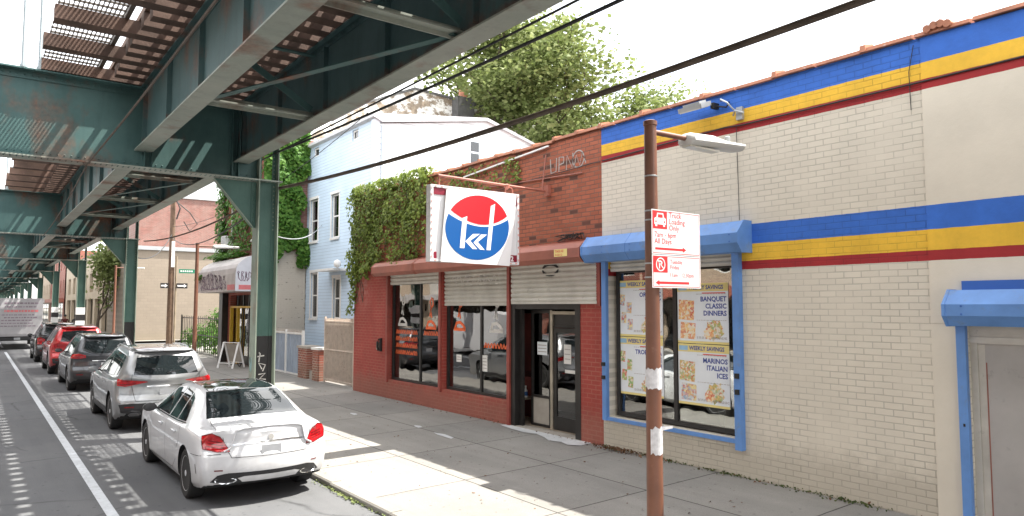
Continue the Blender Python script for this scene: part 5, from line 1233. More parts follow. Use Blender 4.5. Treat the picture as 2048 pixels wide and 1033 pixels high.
def make_car(sp):
    root = thing(sp['name'], sp['label'], sp['cat'], (0, 0, 0), sp.get('group'))
    bm = car_body(sp); bvh = BVHTree.FromBMesh(bm)
    hwmax = max(s[2] for s in sp['st'])
    for f in bm.faces:
        if f.normal.z < -.75 and f.calc_center_median().z < .42: f.material_index = 1
    me = bpy.data.meshes.new('body'); bm.to_mesh(me); bm.free(); me.materials.append(M[sp['paint']]); me.materials.append(M['under'])
    body = bpy.data.objects.new('body', me); COL.objects.link(body)
    cb = MB(); wr = sp['wr']; wa = sp.get('warch', wr+.05)
    for wy in sp['axles']:
        for s in (-1, 1):
            ring = []; x0, x1 = sorted((s*(hwmax-.30), s*(hwmax+.2)))
            cb.lathe([(wa, x0), (wa, x1)], (0, wy, wr+.01), 'x', 40)
    for f in cb.bm.faces: f.material_index = 1
    bmesh.ops.recalc_face_normals(cb.bm, faces=cb.bm.faces)
    cut = cb.build('cut', ['under', 'under'])
    md = body.modifiers.new('b', 'BOOLEAN'); md.object = cut; md.operation = 'DIFFERENCE'; md.solver = 'EXACT'
    bpy.context.view_layer.update()
    nm = bpy.data.meshes.new_from_object(body.evaluated_get(bpy.context.evaluated_depsgraph_get())); body.modifiers.clear()
    bpy.data.objects.remove(cut); body.data = nm; nm.name = 'body'
    b2 = bmesh.new(); b2.from_mesh(nm); b2.normal_update()
    for e in b2.edges:
        if len(e.link_faces) == 2 and e.calc_face_angle(0) > radians(42): e.smooth = False
    for f in b2.faces: f.smooth = True
    b2.to_mesh(nm); b2.free(); body.parent = root
    def cast(kind, a, b, off, s=1):
        if kind == 'side': o, d = Vector((s*3, a, b)), Vector((-s, 0, 0))
        elif kind == 'rear': o, d = Vector((a, -3, b)), Vector((0, 1, 0))
        elif kind == 'front': o, d = Vector((a, 9, b)), Vector((0, -1, 0))
        elif kind == 'top': o, d = Vector((a, b, 4)), Vector((0, 0, -1))
        elif kind == 'corner': d = Vector((-s*.55, 1, 0)).normalized(); o = Vector((s*a, 0, b))-d*3
        elif kind == 'fcorner': d = Vector((-s*.6, -1, 0)).normalized(); o = Vector((s*a, 4.6, b))-d*3
        h = bvh.ray_cast(o, d)
        if h[0] is None: return None
        return h[0]+h[1]*off if h[1].dot(d) < 0 else h[0]-h[1]*off
    def shell(name, mat, kind, lo, hi, off=.004, s=1, parent=None, n=16, m=8, smooth=True):
        """panel that follows the body skin between two polylines"""
        mb = MB(); lo2 = [lo[0]]; 
        def samp(pl, t):
            L = [0]
            for p, q in zip(pl, pl[1:]): L.append(L[-1]+math.dist(p, q))
            T = t*L[-1]
            for i in range(len(pl)-1):
                if T <= L[i+1]+1e-9:
                    k = (T-L[i])/max(1e-9, L[i+1]-L[i]); return tuple(a+(b-a)*k for a, b in zip(pl[i], pl[i+1]))
            return pl[-1]
        G = []
        for i in range(n+1):
            a, b = samp(lo, i/n), samp(hi, i/n); row = []
            for j in range(m+1):
                t = j/m; c = cast(kind, a[0]+(b[0]-a[0])*t, a[1]+(b[1]-a[1])*t, off, s); row.append(mb.bm.verts.new(c) if c is not None else None)
            G.append(row)
        for i in range(n):
            for j in range(m):
                q = (G[i][j], G[i+1][j], G[i+1][j+1], G[i][j+1])
                if all(v is not None for v in q): mb._f(q)
        bmesh.ops.recalc_face_normals(mb.bm, faces=mb.bm.faces)
        # close the rim back to the skin so the panel has thickness
        return mb.build(name, mat, parent or root, smooth=60)
    def line(name, mat, kind, pts, w=.008, s=1, off=.003, parent=None):
        P = []
        for p, q in zip(pts, pts[1:]):
            k = max(2, int(math.dist(p, q)/.05))
            P += [(p[0]+(q[0]-p[0])*i/k, p[1]+(q[1]-p[1])*i/k) for i in range(k)]
        P.append(pts[-1]); mb = MB(); L = []
        for i, p in enumerate(P):
            a, b = P[max(i-1, 0)], P[min(i+1, len(P)-1)]; dx, dy = b[0]-a[0], b[1]-a[1]; l = math.hypot(dx, dy) or 1; nx, ny = -dy/l*w/2, dx/l*w/2
            u, v = cast(kind, p[0]+nx, p[1]+ny, off, s), cast(kind, p[0]-nx, p[1]-ny, off, s)
            L.append((mb.bm.verts.new(u), mb.bm.verts.new(v)) if u is not None and v is not None else None)
        for A, B in zip(L, L[1:]):
            if A and B: mb._f((A[0], A[1], B[1], B[0]))
        return mb.build(name, mat, parent or body)
    # wheels
    nsp = sp.get('spokes', 10)
    for wy in sp['axles']:
        for s in (-1, 1):
            xo = s*(hwmax-.025); c = (0, wy, wr)
            ww = MB(); a, b = sorted((xo-s*.06, xo-s*.20)); ww.lathe([(wr*.45, a), (wr*.45, b)], c, 'x', 20); wheel = ww.build('wheel', 'under', root, smooth=40)
            ty = MB(); a = xo; i_ = -s
            ty.lathe([(wr*.70, a+i_*.012), (wr*.78, a+i_*.002), (wr*.90, a), (wr*.975, a+i_*.018), (wr, a+i_*.05), (wr, a+i_*.19), (wr*.97, a+i_*.215), (wr*.7, a+i_*.22)], c, 'x', 40); ty.build('tyre', 'tyre', wheel, smooth=35)
            rm = MB(); rr_ = wr*.70
            for r0, r1 in ((rr_, rr_*.93),):
                A = [rm.bm.verts.new((a+i_*.010, wy+r0*cos(2*pi*k/40), wr+r0*sin(2*pi*k/40))) for k in range(40)]; B = [rm.bm.verts.new((a+i_*.016, wy+r1*cos(2*pi*k/40), wr+r1*sin(2*pi*k/40))) for k in range(40)]
                Cc = [rm.bm.verts.new((a+i_*.09, wy+r1*.97*cos(2*pi*k/40), wr+r1*.97*sin(2*pi*k/40))) for k in range(40)]
                for k in range(40): rm._f((A[k], A[(k+1) % 40], B[(k+1) % 40], B[k])); rm._f((B[k], B[(k+1) % 40], Cc[(k+1) % 40], Cc[k]))
            for k in range(nsp):
                t = 2*pi*k/nsp; d = Vector((0, cos(t), sin(t))); e = Vector((0, -sin(t), cos(t)))
                rm.obox(Vector((a+i_*.03, wy, wr))+d*rr_*.55, (d, e, XA), (rr_*.86, rr_*(.16 if nsp < 8 else .085), .022))
            rm.lathe([(rr_*.2, a+i_*.018), (rr_*.16, a+i_*.008)], c, 'x', 16); rm.mi = 1
            D = [rm.bm.verts.new((a+i_*.075, wy+rr_*.8*cos(2*pi*k/30), wr+rr_*.8*sin(2*pi*k/30))) for k in range(30)]; rm._f(D)
            rm.build('rim', ['rim', 'under'], wheel, smooth=35)
    sp['detail'](root, body, shell, line, cast)
    return root
def plate(root, y, z, w=.15):
    mb = MB(); mb.mi = 1; mb.box(-w+.015, w-.015, y-.0095, y-.0082, z-.06, z+.06); mb.build('number_plate', ['plast', 'plate'], root)
def mirrors(root, y, z, x, m):
    for s in (-1, 1):
        mb = MB(); c = Vector((s*(x+.10), y, z)); rings = []
        for k, (f, yy) in enumerate(((.55, -.05), (1.0, -.045), (1.0, -.01), (.75, .05), (.3, .08))):
            rings.append([mb.bm.verts.new(c+Vector((.105*f*cos(q*pi/6)*1.0, yy, .065*f*sin(q*pi/6)))) for q in range(12)])
        for A, B in zip(rings, rings[1:]):
            for k in range(12): mb._f((A[k], A[(k+1) % 12], B[(k+1) % 12], B[k]))
        mb._f(rings[0][::-1]); mb._f(rings[-1]); bmesh.ops.recalc_face_normals(mb.bm, faces=mb.bm.faces); mb.mi = 1
        mb.bar((s*(x-.05), y+.02, z-.03), (s*(x+.04), y, z-.02), .04, .03); mb.build('wing_mirror', [m, 'plast'], root, smooth=50)
def sedan_detail(root, body, shell, line, cast):
    w = shell('rear_window', 'cg', 'top', [(-.655, .80), (-.4, .75), (0, .735), (.4, .75), (.655, .80)], [(-.52, 1.40), (-.25, 1.425), (0, 1.43), (.25, 1.425), (.52, 1.40)], n=24, m=14)
    shell('roof_panel', 'cg', 'top', [(-.49, 1.43), (0, 1.455), (.49, 1.43)], [(-.50, 2.72), (0, 2.78), (.50, 2.72)], n=16, m=16)
    shell('windscreen', 'cg', 'top', [(-.52, 2.80), (0, 2.86), (.52, 2.80)], [(-.68, 3.42), (0, 3.50), (.68, 3.42)], n=16, m=12)
    for s in (-1, 1):
        shell('side_window', 'cg', 'side', [(1.20, 1.00), (1.65, .985)], [(1.50, 1.27), (1.70, 1.335)], s=s)
        shell('side_window', 'cg', 'side', [(1.70, .985), (2.15, .98)], [(1.75, 1.335), (2.15, 1.365)], s=s)
        shell('side_window', 'cg', 'side', [(2.22, .98), (3.20, .985)], [(2.22, 1.365), (2.68, 1.33)], s=s)
        line('window_trim', 'chrome', 'side', [(1.15, .985), (1.65, .967), (3.25, .965)], .014, s=s, off=.005)
        line('door_seam', 'seam', 'side', [(2.185, .30), (2.185, .97)], .008, s=s); line('door_seam', 'seam', 'side', [(1.42, .62), (1.30, .74), (1.28, .97)], .008, s=s); line('door_seam', 'seam', 'side', [(3.28, .30), (3.30, .95)], .008, s=s); line('door_seam', 'seam', 'side', [(1.48, .45), (1.7, .30), (3.28, .29)], .008, s=s)
        for y in (1.60, 2.50):
            mb = MB(); c = cast('side', y, .83, .02, s); mb.bar(c+Vector((0, -.10, 0)), c+Vector((0, .10, 0)), .025, .022); mb.build('door_handle', 'pw', root)
        t = shell('tail_light', 'tail', 'corner', [(.97, .765), (.75, .715), (.58, .715)], [(1.0, .92), (.84, .955), (.73, .91)], .008, s=s, n=16, m=10)
        for k in range(3): line('lamp_strip', 'taild', 'corner', [(.92-.01*k, .80+.035*k), (.75, .765+.037*k), (.64+.03*k, .765+.035*k)], .010, s=s, off=.011, parent=t)
        line('lamp_edge', 'taild', 'corner', [(.97, .765), (.75, .715), (.58, .715), (.73, .91), (.84, .955), (1.0, .92), (.97, .765)], .012, s=s, off=.010, parent=t)
        line('trunk_seam', 'seam', 'rear', [(s*.60, .90), (s*.575, .80), (s*.53, .70), (s*.50, .64)], .007)
        line('trunk_seam', 'seam', 'top', [(s*.68, .16), (s*.66, .5), (s*.62, .76)], .007)
        line('bumper_vent', 'plast', 'side', [(.36, .44), (.39, .56)], .020, s=s)
        line('bumper_seam', 'seam', 'side', [(.14, .69), (.60, .665)], .007, s=s)
        e = MB(); 
        for r0, mi in ((1.0, 0),):
            P = []; 
            for k in range(24):
                a = 2*pi*k/24; P.append(Vector((s*.56+.13*cos(a)*(1+.1*sin(a)), 0, .345+.042*sin(a))))
            o_ = [e.bm.verts.new(p+Vector((0, -.012+cast('rear', p.x, .345, 0).y if cast('rear', p.x, .345, 0) else .03, 0))) for p in P]
            i_ = [e.bm.verts.new(v.co+Vector(((s*.56-v.co.x)*.16, .004, (.345-v.co.z)*.28))) for v in o_]; q_ = [e.bm.verts.new(v.co+Vector((0, .03, 0))) for v in o_]
            for k in range(24): e._f((o_[k], o_[(k+1) % 24], i_[(k+1) % 24], i_[k])); e._f((o_[k], o_[(k+1) % 24], q_[(k+1) % 24], q_[k]))
            e.mi = 1; e._f(i_)
        e.build('exhaust_tip', ['chrome', 'plast'], root)
        shell('reflector', 'taild', 'rear', [(s*.70, .475), (s*.60, .475)], [(s*.70, .49), (s*.60, .49)], .005, n=3, m=1)
    shell('diffuser', 'plast', 'rear', [(-.74, .335), (-.6, .31), (.6, .31), (.74, .335)], [(-.66, .42), (-.55, .445), (.55, .445), (.66, .42)], .004, n=30, m=6)
    shell('diffuser_trim', 'pw', 'rear', [(-.36, .325), (.36, .325)], [(-.42, .375), (-.34, .395), (.34, .395), (.42, .375)], .012, n=20, m=3)
    line('chrome_bar', 'chrome', 'rear', [(-.50, .795), (-.3, .815), (.3, .815), (.50, .795)], .018, off=.008)
    line('bumper_seam', 'seam', 'rear', [(-.50, .64), (.50, .64)], .007)
    sp_ = MB()
    for i in range(25):
        x = -.60+i*.05; y = cast('top', x, .13, 0); 
    pts = [cast('top', -.60+i*.05, .09+.05*((-.60+i*.05)/.6)**2, 0) for i in range(25)]
    rg = []
    for p in pts: rg.append([sp_.bm.verts.new(p+Vector((0, a, b))) for a, b in ((.09, .003), (.02, .020), (-.035, .024), (-.04, .012), (-.01, -.008))])
    for A, B in zip(rg, rg[1:]):
        for k in range(4): sp_._f((A[k], A[k+1], B[k+1], B[k]))
    sp_.build('boot_spoiler', 'pw', root, smooth=50)
    c = cast('rear', 0, .87, 0)
    mb = MB(); mb.lathe([(.038, c.y-.012), (.040, c.y-.004), (.040, c.y+.01)], (0, 0, .87), 'y', 20); mb.build('badge', 'chrome', root, smooth=40)
    c = cast('rear', 0, .715, 0); plate(root, c.y-.002, .715)
    mirrors(root, 2.98, 1.02, .885, 'plast')
    for s in (-1, 1): shell('headlight', 'chrome', 'fcorner', [(.62, .62), (1.0, .66)], [(.70, .74), (1.0, .80)], .005, s=s, n=8, m=5)
SED = dict(name='parked_sedan', label='white four door sedan with dark roof parked at the kerb, nearest of the parked cars', cat='car', group='cars parked along the kerb', paint='pw', wr=.335, warch=.375, axles=(.97, 3.81), detail=sedan_detail,
  rz=[.25, .38, .50, .66, .76, .86, .96, 1.0, 1.1], rv=[.06, .02, .0, .0, .035, .05, .035, .0, .0], bow=.20, spokes=10,
  st=[(0, .335, .765, .82, .60, .93, .95), (.03, .31, .81, .86, .64, .955, .975), (.10, .28, .86, .90, .68, .985, 1.01), (.25, .24, .885, .93, .71, 1.0, 1.03), (.60, .21, .90, .955, .71, 1.02, 1.055), (.76, .20, .903, .965, .68, 1.045, 1.085), (1.10, .20, .905, .975, .615, 1.22, 1.255), (1.45, .20, .905, .975, .575, 1.345, 1.385), (1.80, .20, .905, .97, .56, 1.385, 1.425), (2.30, .20, .905, .97, .56, 1.39, 1.44), (2.75, .20, .905, .965, .57, 1.35, 1.40), (3.10, .20, .905, .96, .62, 1.22, 1.265), (3.45, .20, .90, .955, .69, 1.04, 1.08), (3.60, .20, .895, .945, .70, .985, 1.02), (4.10, .21, .885, .91, .68, .93, .965), (4.45, .23, .86, .83, .62, .84, .87), (4.62, .27, .80, .72, .56, .75, .77), (4.69, .33, .70, .62, .48, .65, .67)])
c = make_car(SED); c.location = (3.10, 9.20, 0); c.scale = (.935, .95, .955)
def suv_detail(kind):
    P = dict(ps='ps', pd='pd', pr='pr', pk='pk')[kind]
    def f(root, body, shell, line, cast):
        shell('rear_window', 'cg', 'rear', [(-.60, 1.13), (0, 1.11), (.60, 1.13)], [(-.52, 1.46), (0, 1.49), (.52, 1.46)], n=20, m=10)
        if kind in ('pr', 'ps'):
            shell('roof_panel', 'cg' , 'top', [(-.45, .95), (.45, .95)], [(-.46, 2.2), (.46, 2.2)], n=10, m=10) if kind == 'pr' else None
        shell('windscreen', 'cg', 'top', [(-.52, 2.72), (0, 2.76), (.52, 2.72)], [(-.68, 3.36), (0, 3.42), (.68, 3.36)], n=16, m=10)
        for s in (-1, 1):
            shell('side_window', 'cg', 'side', [(.45, 1.13), (.82, 1.09)], [(.62, 1.45), (.85, 1.50)], s=s); shell('side_window', 'cg', 'side', [(.90, 1.09), (1.88, 1.07)], [(.93, 1.50), (1.88, 1.53)], s=s)
            shell('side_window', 'cg', 'side', [(1.96, 1.07), (3.12, 1.05)], [(1.96, 1.53), (2.58, 1.49)], s=s)
            line('window_trim', 'chrome', 'side', [(.42, 1.11), (.85, 1.07), (1.9, 1.05), (3.14, 1.03)], .014, s=s, off=.005)
            line('door_seam', 'seam', 'side', [(1.92, .38), (1.92, 1.05)], .009, s=s); line('door_seam', 'seam', 'side', [(1.45, .50), (1.15, .85), (1.05, 1.06)], .009, s=s); line('door_seam', 'seam', 'side', [(3.10, .38), (3.15, 1.0)], .009, s=s)
            shell('sill_cladding', 'plast', 'side', [(1.30, .27), (3.25, .27)], [(1.32, .40), (3.23, .40)], .006, s=s, n=20, m=3)
            for y in (1.45, 2.35):
                mb = MB(); c = cast('side', y, .93, .02, s); mb.bar(c+Vector((0, -.1, 0)), c+Vector((0, .1, 0)), .025, .024); mb.build('door_handle', P if kind != 'ps' else 'chrome', root)
            if kind == 'ps':
                t = shell('tail_light', 'tail', 'corner', [(1.02, .93), (.85, .90), (.62, .945), (.40, .985)], [(1.03, 1.06), (.86, 1.035), (.62, 1.02), (.42, 1.0)], .010, s=s, n=20, m=6)
                line('lamp_strip', 'taild', 'corner', [(1.0, .96), (.85, .94), (.64, .965)], .012, s=s, off=.013, parent=t)
            elif kind == 'pd':
                t = shell('tail_light', 'tail', 'corner', [(1.05, .98), (.78, .97), (.60, .985)], [(1.05, 1.09), (.78, 1.11), (.60, 1.06)], .010, s=s, n=16, m=6)
                line('lamp_strip', 'chrome', 'corner', [(1.0, 1.02), (.64, 1.02)], .008, s=s, off=.013, parent=t)
            else:
                t = shell('tail_light', 'tail', 'corner', [(.98, .78), (.78, .76)], [(.98, 1.04), (.78, 1.06)], .012, s=s, n=10, m=8)
                line('lamp_strip', 'taild', 'corner', [(.88, .8), (.88, 1.0)], .02, s=s, off=.014, parent=t)
            line('tailgate_seam', 'seam', 'rear', [(s*.62, 1.15), (s*.64, 1.0), (s*.60, .8), (s*.56, .62)], .008)
            shell('reflector', 'taild', 'rear', [(s*.74, .49), (s*.58, .49)], [(s*.74, .52), (s*.58, .52)], .012, n=4, m=1)
            mb = MB(); mb.tube([(s*.55, .75, 1.585), (s*.56, 1.0, 1.635), (s*.565, 2.1, 1.665), (s*.56, 2.5, 1.605)], .014, 8); mb.build('roof_rail', 'chrome' if kind == 'ps' else 'plast', root, smooth=50)
            if kind == 'ps':
                mb = MB(); mb.prism([(s*.50, .335), (s*.66, .335), (s*.70, .365), (s*.66, .40), (s*.48, .40), (s*.45, .365)], 'y', .06, .10); mb.mi = 1; mb.prism([(s*.51, .345), (s*.65, .345), (s*.68, .365), (s*.65, .39), (s*.49, .39), (s*.47, .365)], 'y', .055, .0595); mb.build('exhaust_tip', ['chrome', 'plast'], root)
        shell('lower_bumper', 'plast', 'rear', [(-.80, .40), (-.6, .37), (.6, .37), (.80, .40)], [(-.84, .56), (-.6, .575), (.6, .575), (.84, .56)], .006, n=30, m=6)
        line('tailgate_seam', 'seam', 'rear', [(-.56, .62), (.56, .62)], .008)
        if kind in ('pd', 'ps'): line('chrome_bar', 'chrome', 'rear', [(-.36, .90), (.36, .90)], .022, off=.010)
        if kind == 'pr':
            line('chrome_bar', 'chrome', 'rear', [(-.30, .98), (.30, .98)], .03, off=.010)
        mb = MB(); c = cast('rear', 0, 1.17, 0); mb.bar((0, c.y-.02, 1.15), (.26, c.y+.02, 1.19), .012, .014); mb.build('rear_wiper', 'plast', root)
        c0 = cast('top', 0, .42, 0); mb = MB(); rg = []
        for i in range(21):
            x = -.56+.056*i; cc = cast('top', x, .50, 0); rg.append([mb.bm.verts.new((x, cc.y+a+.10*(x/.56)**2, cc.z+b)) for a, b in ((.05, .004), (-.12, .010), (-.20, -.004), (-.20, -.020), (-.05, -.03))])
        for A, B in zip(rg, rg[1:]):
            for k in range(4): mb._f((A[k], A[k+1], B[k+1], B[k]))
        mb.build('roof_spoiler', P, root, smooth=50)
        c = cast('rear', 0, .78, 0); plate(root, c.y-.002, .78)
        mirrors(root, 2.92, 1.09, .88, P)
        for s in (-1, 1): shell('headlight', 'chrome', 'fcorner', [(.62, .74), (1.0, .78)], [(.70, .86), (1.0, .92)], .005, s=s, n=8, m=5)
    return f
SST = [(0, .43, .78, .96, .66, 1.02, 1.04), (.03, .40, .83, .98, .68, 1.06, 1.08), (.10, .36, .875, 1.02, .69, 1.14, 1.17), (.22, .29, .90, 1.05, .66, 1.30, 1.34), (.34, .25, .912, 1.06, .625, 1.45, 1.50), (.44, .23, .918, 1.06, .61, 1.54, 1.59), (.9, .22, .922, 1.05, .60, 1.57, 1.635), (2.0, .22, .922, 1.03, .60, 1.58, 1.65), (2.6, .22, .922, 1.02, .60, 1.53, 1.60), (3.0, .22, .92, 1.01, .65, 1.36, 1.42), (3.4, .22, .915, 1.0, .71, 1.14, 1.19), (3.6, .22, .91, .985, .74, 1.07, 1.11), (4.1, .23, .89, .95, .72, .99, 1.03), (4.45, .26, .86, .86, .66, .88, .92), (4.58, .30, .79, .75, .6, .79, .81), (4.63, .36, .70, .64, .5, .68, .70)]
def SUV(p, label, sp=5, wr=.36): return dict(name='parked_suv', label=label, cat='car', group='cars parked along the kerb', paint=p, wr=wr, axles=(.93, 3.59), detail=suv_detail(p), rz=[.3, .45, .6, .75, .95, 1.05, 1.2], rv=[.04, .0, .0, .06, .075, .05, .0], bow=.18, spokes=sp, st=SST)
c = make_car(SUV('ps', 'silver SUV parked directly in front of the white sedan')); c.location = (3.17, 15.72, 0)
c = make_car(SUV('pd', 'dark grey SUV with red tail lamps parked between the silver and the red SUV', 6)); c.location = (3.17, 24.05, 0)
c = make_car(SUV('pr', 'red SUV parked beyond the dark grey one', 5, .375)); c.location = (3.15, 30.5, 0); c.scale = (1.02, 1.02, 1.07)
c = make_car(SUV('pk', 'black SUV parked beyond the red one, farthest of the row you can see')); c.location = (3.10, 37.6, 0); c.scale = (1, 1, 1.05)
# a pale van waiting on the far side, seen in the shop window reflections
def vanlike():
    t = thing('delivery_van', 'pale delivery van on the far side of the street', 'van', (-3.6, 30.5, 0)); mb = MB()
    pr = [(0, .35), (5.6, .35), (5.6, .95), (5.0, 1.15), (4.3, 1.95), (3.9, 2.2), (.15, 2.25), (0, 2.1)]
    mb.prism([(27.7+a, b) for a, b in pr], 'x', -4.6, -2.7); b = mb.build('body', 'pg', t)
    mb = MB(); mb.prism([(27.7+a, b) for a, b in ((4.98, 1.2), (4.38, 1.9), (3.6, 1.9), (3.6, 1.2))], 'x', -4.605, -2.695); mb.build('side_window', 'cg', t)
    for y in (28.7, 32.3):
        for x in (-2.72, -4.58): mb = MB(); mb.lathe([(.2, x-.1), (.34, x-.1), (.34, x+.1), (.2, x+.1)], (0, y, .34), 'x', 24); mb.build('wheel', 'tyre', t, smooth=40)
vanlike()

# ------------------------------------------------------------ box truck
t = thing('box_truck', 'white box truck with lettered rear door stopped far down the lane', 'truck', (2.0, 50, 0))
mb = MB(); mb.box(.80, 3.20, 50, 56, .75, 2.95); mb.build('cargo_box', 'truckbody', t)
mb = MB(); mb.box(.90, 3.10, 49.975, 49.999, .86, 2.80)
for z in (1.3, 1.8, 2.3): mb.box(.90, 3.10, 49.97, 49.974, z, z+.012)
dr = mb.build('rear_door', 'truckbody', t)
mb = MB(); r = random.Random(6)
for k, (z, m_, s) in enumerate(((2.62, 0, .16), (2.42, 0, .12), (2.15, 1, .22), (1.96, 0, .1), (1.80, 0, .12), (1.64, 0, .12), (1.48, 0, .1), (1.32, 0, .1))):
    mb.mi = m_; x = 1.15+r.uniform(0, .25)
    while x < 2.85-r.uniform(0, .2):
        w_ = r.uniform(.06, .2); mb.quad((x, 49.967, z), (x+w_, 49.967, z), (x+w_, 49.967, z+s*.55), (x, 49.967, z+s*.55)); x += w_+.04
mb.build('lettering', ['grafp', 'pinkp'], dr)
mb = MB(); mb.box(.85, 3.15, 49.85, 50.0, .55, .70); mb.mi = 1; mb.box(1.0, 1.15, 49.84, 49.849, .58, .67); mb.box(2.85, 3.0, 49.84, 49.849, .58, .67); mb.mi = 2; mb.box(1.85, 2.15, 49.84, 49.849, .57, .69); mb.build('bumper', ['plast', 'tail', 'plate'], t)
mb = MB(); mb.box(.95, 3.05, 50.1, 57.8, .5, .74); mb.box(1.0, 3.0, 56.2, 57.9, .74, 2.3); mb.build('chassis', 'under', t)
for y in (51.4, 57.0):
    for x in (1.0, 3.0): mb = MB(); mb.lathe([(.2, x-.14), (.45, x-.14), (.45, x+.14), (.2, x+.14)], (0, y, .45), 'x', 24); mb.build('wheel', 'tyre', t, smooth=40)

# ------------------------------------------------------------ sidewalk furniture farther along
lamp_post(6.27, 27.0, 4.76, 1.45, 'brown street lamp post in front of the vinyl awning corner shop', detail=False, r=.075)
lamp_post(6.2, 45.0, 4.76, 1.45, 'farther brown street lamp seen between the first two green columns', detail=False, r=.075)
t = thing('utility_pole', 'tall timber utility pole at the street corner with small signs', 'utility pole', (8.45, 41.8, .1))
mb = MB(); mb.tube([(8.42, 41.8, .1), (8.42, 41.8, 4), (8.40, 41.8, 9.5)], [.17, .155, .12], 14); mb.build('pole', 'timberpole', t, smooth=50)
mb = MB(); mb.tube([(8.62, 41.62, .1), (8.62, 41.62, 5.2)], .05, 8); mb.build('conduit', 'tan2', t, smooth=50)
mb = MB(); mb.box(8.36, 8.52, 41.60, 41.63, 4.6, 6.0); mb.build('white_guard', 'white', t)
mb = MB(); mb.tube([(8.5, 41.6, 8.2), (9.2, 41.5, 7.6), (9.6, 41.5, 7.0), (9.2, 41.5, 6.6), (8.9, 41.5, 7.1)], .03, 6); mb.tube([(8.4, 41.7, 8.6), (8.7, 41.5, 7.8), (8.55, 41.6, 7.2)], .04, 6); mb.build('cable_loop', 'wire', t)
for (x0, x1, z0, lab) in ((7.85, 8.25, 3.45, 'left small black and white one way sign on the utility pole'), (8.65, 9.2, 3.45, 'right black and white one way arrow sign on the utility pole')):
    t = thing('one_way_sign', lab, 'sign', (x0, 41.6, z0)); mb = MB(); mb.box(x0, x1, 41.55, 41.57, z0, z0+.28); mb.mi = 1; mb.flat([(x0+.04, z0+.1), (x1-.18, z0+.1), (x1-.18, z0+.04), (x1-.04, z0+.14), (x1-.18, z0+.24), (x1-.18, z0+.18), (x0+.04, z0+.18)], (0, 41.545, 0), XA, ZA); mb.build('plate', ['blackpaint', 'white'], t)
t = thing('street_name_sign', 'small green street name sign beside the utility pole', 'sign', (9.0, 41.6, 4.3)); mb = MB(); mb.box(8.75, 9.55, 41.55, 41.57, 4.28, 4.50); mb.mi = 1
for i in range(6): mb.box(8.82+i*.11, 8.89+i*.11, 41.545, 41.549, 4.35, 4.43)
mb.build('plate', ['green', 'white'], t)
t = thing('sandwich_board', 'white wooden A-frame board standing outside the corner shop', 'sandwich board', (7.9, 28.3, .15))
for s in (-1, 1):
    mb = MB()
    for x in (7.55, 8.25): mb.bar((x if s < 0 else x, 28.3+s*.02, 1.12), (x, 28.3+s*.32, .15), .07, .025)
    mb.bar((7.55, 28.3+s*.02, 1.10), (8.25, 28.3+s*.02, 1.10), .08, .025); mb.bar((7.55, 28.3+s*.26, .34), (8.25, 28.3+s*.26, .34), .07, .02)
    fr = mb.build('frame', 'white', t)
    if s > 0: mb = MB(); mb.quad((7.58, 28.56, .36), (8.22, 28.56, .36), (8.22, 28.34, 1.06), (7.58, 28.34, 1.06)); mb.build('panel', 'concr', fr)
t.rotation_euler = (0, 0, radians(-58))
t = thing('bicycle', 'dark bicycle leaning by the corner shop front behind the A-frame board', 'bicycle', (8.25, 28.9, .15))
for y in (28.6, 29.6):
    mb = MB(); mb.tube([(8.3, y+.31*cos(a*pi/10), .47+.31*sin(a*pi/10)) for a in range(21)], .018, 6)
    for a in range(6): mb.tube([(8.3, y, .47), (8.3, y+.3*cos(a*pi/3), .47+.3*sin(a*pi/3))], .004, 4)
    mb.build('wheel', 'tyre', t)
mb = MB(); mb.tube([(8.3, 28.6, .47), (8.3, 28.9, .92), (8.3, 29.45, .92), (8.3, 29.6, .47)], .018, 6); mb.tube([(8.3, 28.9, .9), (8.3, 29.05, .45), (8.3, 29.45, .9)], .016, 6); mb.tube([(8.3, 28.6, .47), (8.3, 29.05, .45)], .014, 6); mb.build('frame', 'alum', t)
mb = MB(); mb.tube([(8.05, 29.42, 1.05), (8.3, 29.45, 1.08), (8.5, 29.42, 1.05)], .014, 6); mb.tube([(8.3, 29.45, .9), (8.3, 29.45, 1.08)], .014, 6); mb.build('handlebar', 'black', t)
mb = MB(); mb.lathe([(.03, .95), (.09, .99), (.07, 1.02)], (8.3, 28.9, 0), n=10); mb.build('saddle', 'black', t)
bars_gate(8.75, 33.0, 40.6, .15, 2.0, 'alum', 'iron_fence', 'black iron bar fence by the plants past the corner shop', 'fence', .36)
t = thing('bush', 'leafy green bushes growing behind the black iron fence', 'bush', (9.3, 39, .1)); mb = MB(); r = random.Random(31)
for i in range(3600):
    cx_, cy_, cz_, R_ = r.choice(((9.3, 33.8, .9, .7), (9.6, 35.0, 1.6, .9), (9.4, 36.6, .8, .7), (9.5, 38.8, 1.0, .8), (9.3, 40.3, .8, .7), (9.9, 37.6, 1.7, .8), (9.1, 33.2, 1.9, .6))); d_ = Vector((r.gauss(0, 1), r.gauss(0, 1), r.gauss(0, 1))).normalized()
    leaf_quad(mb, Vector((cx_, cy_, cz_))+d_*R_*r.random()**.4, (d_+Vector((0, 0, .4))).normalized(), .12, r)
mb.build('leaves', 'ivy2', t); mb = MB()
for (a, b) in ((9.3, 33.8), (9.6, 35.0), (9.4, 36.6), (9.5, 38.8), (9.3, 40.3), (9.9, 37.6)): mb.tube([(a, b, .1), (a+.05, b, .8), (a-.1, b+.1, 1.4)], [.04, .03, .015], 6)
mb.build('stems', 'bark', t)
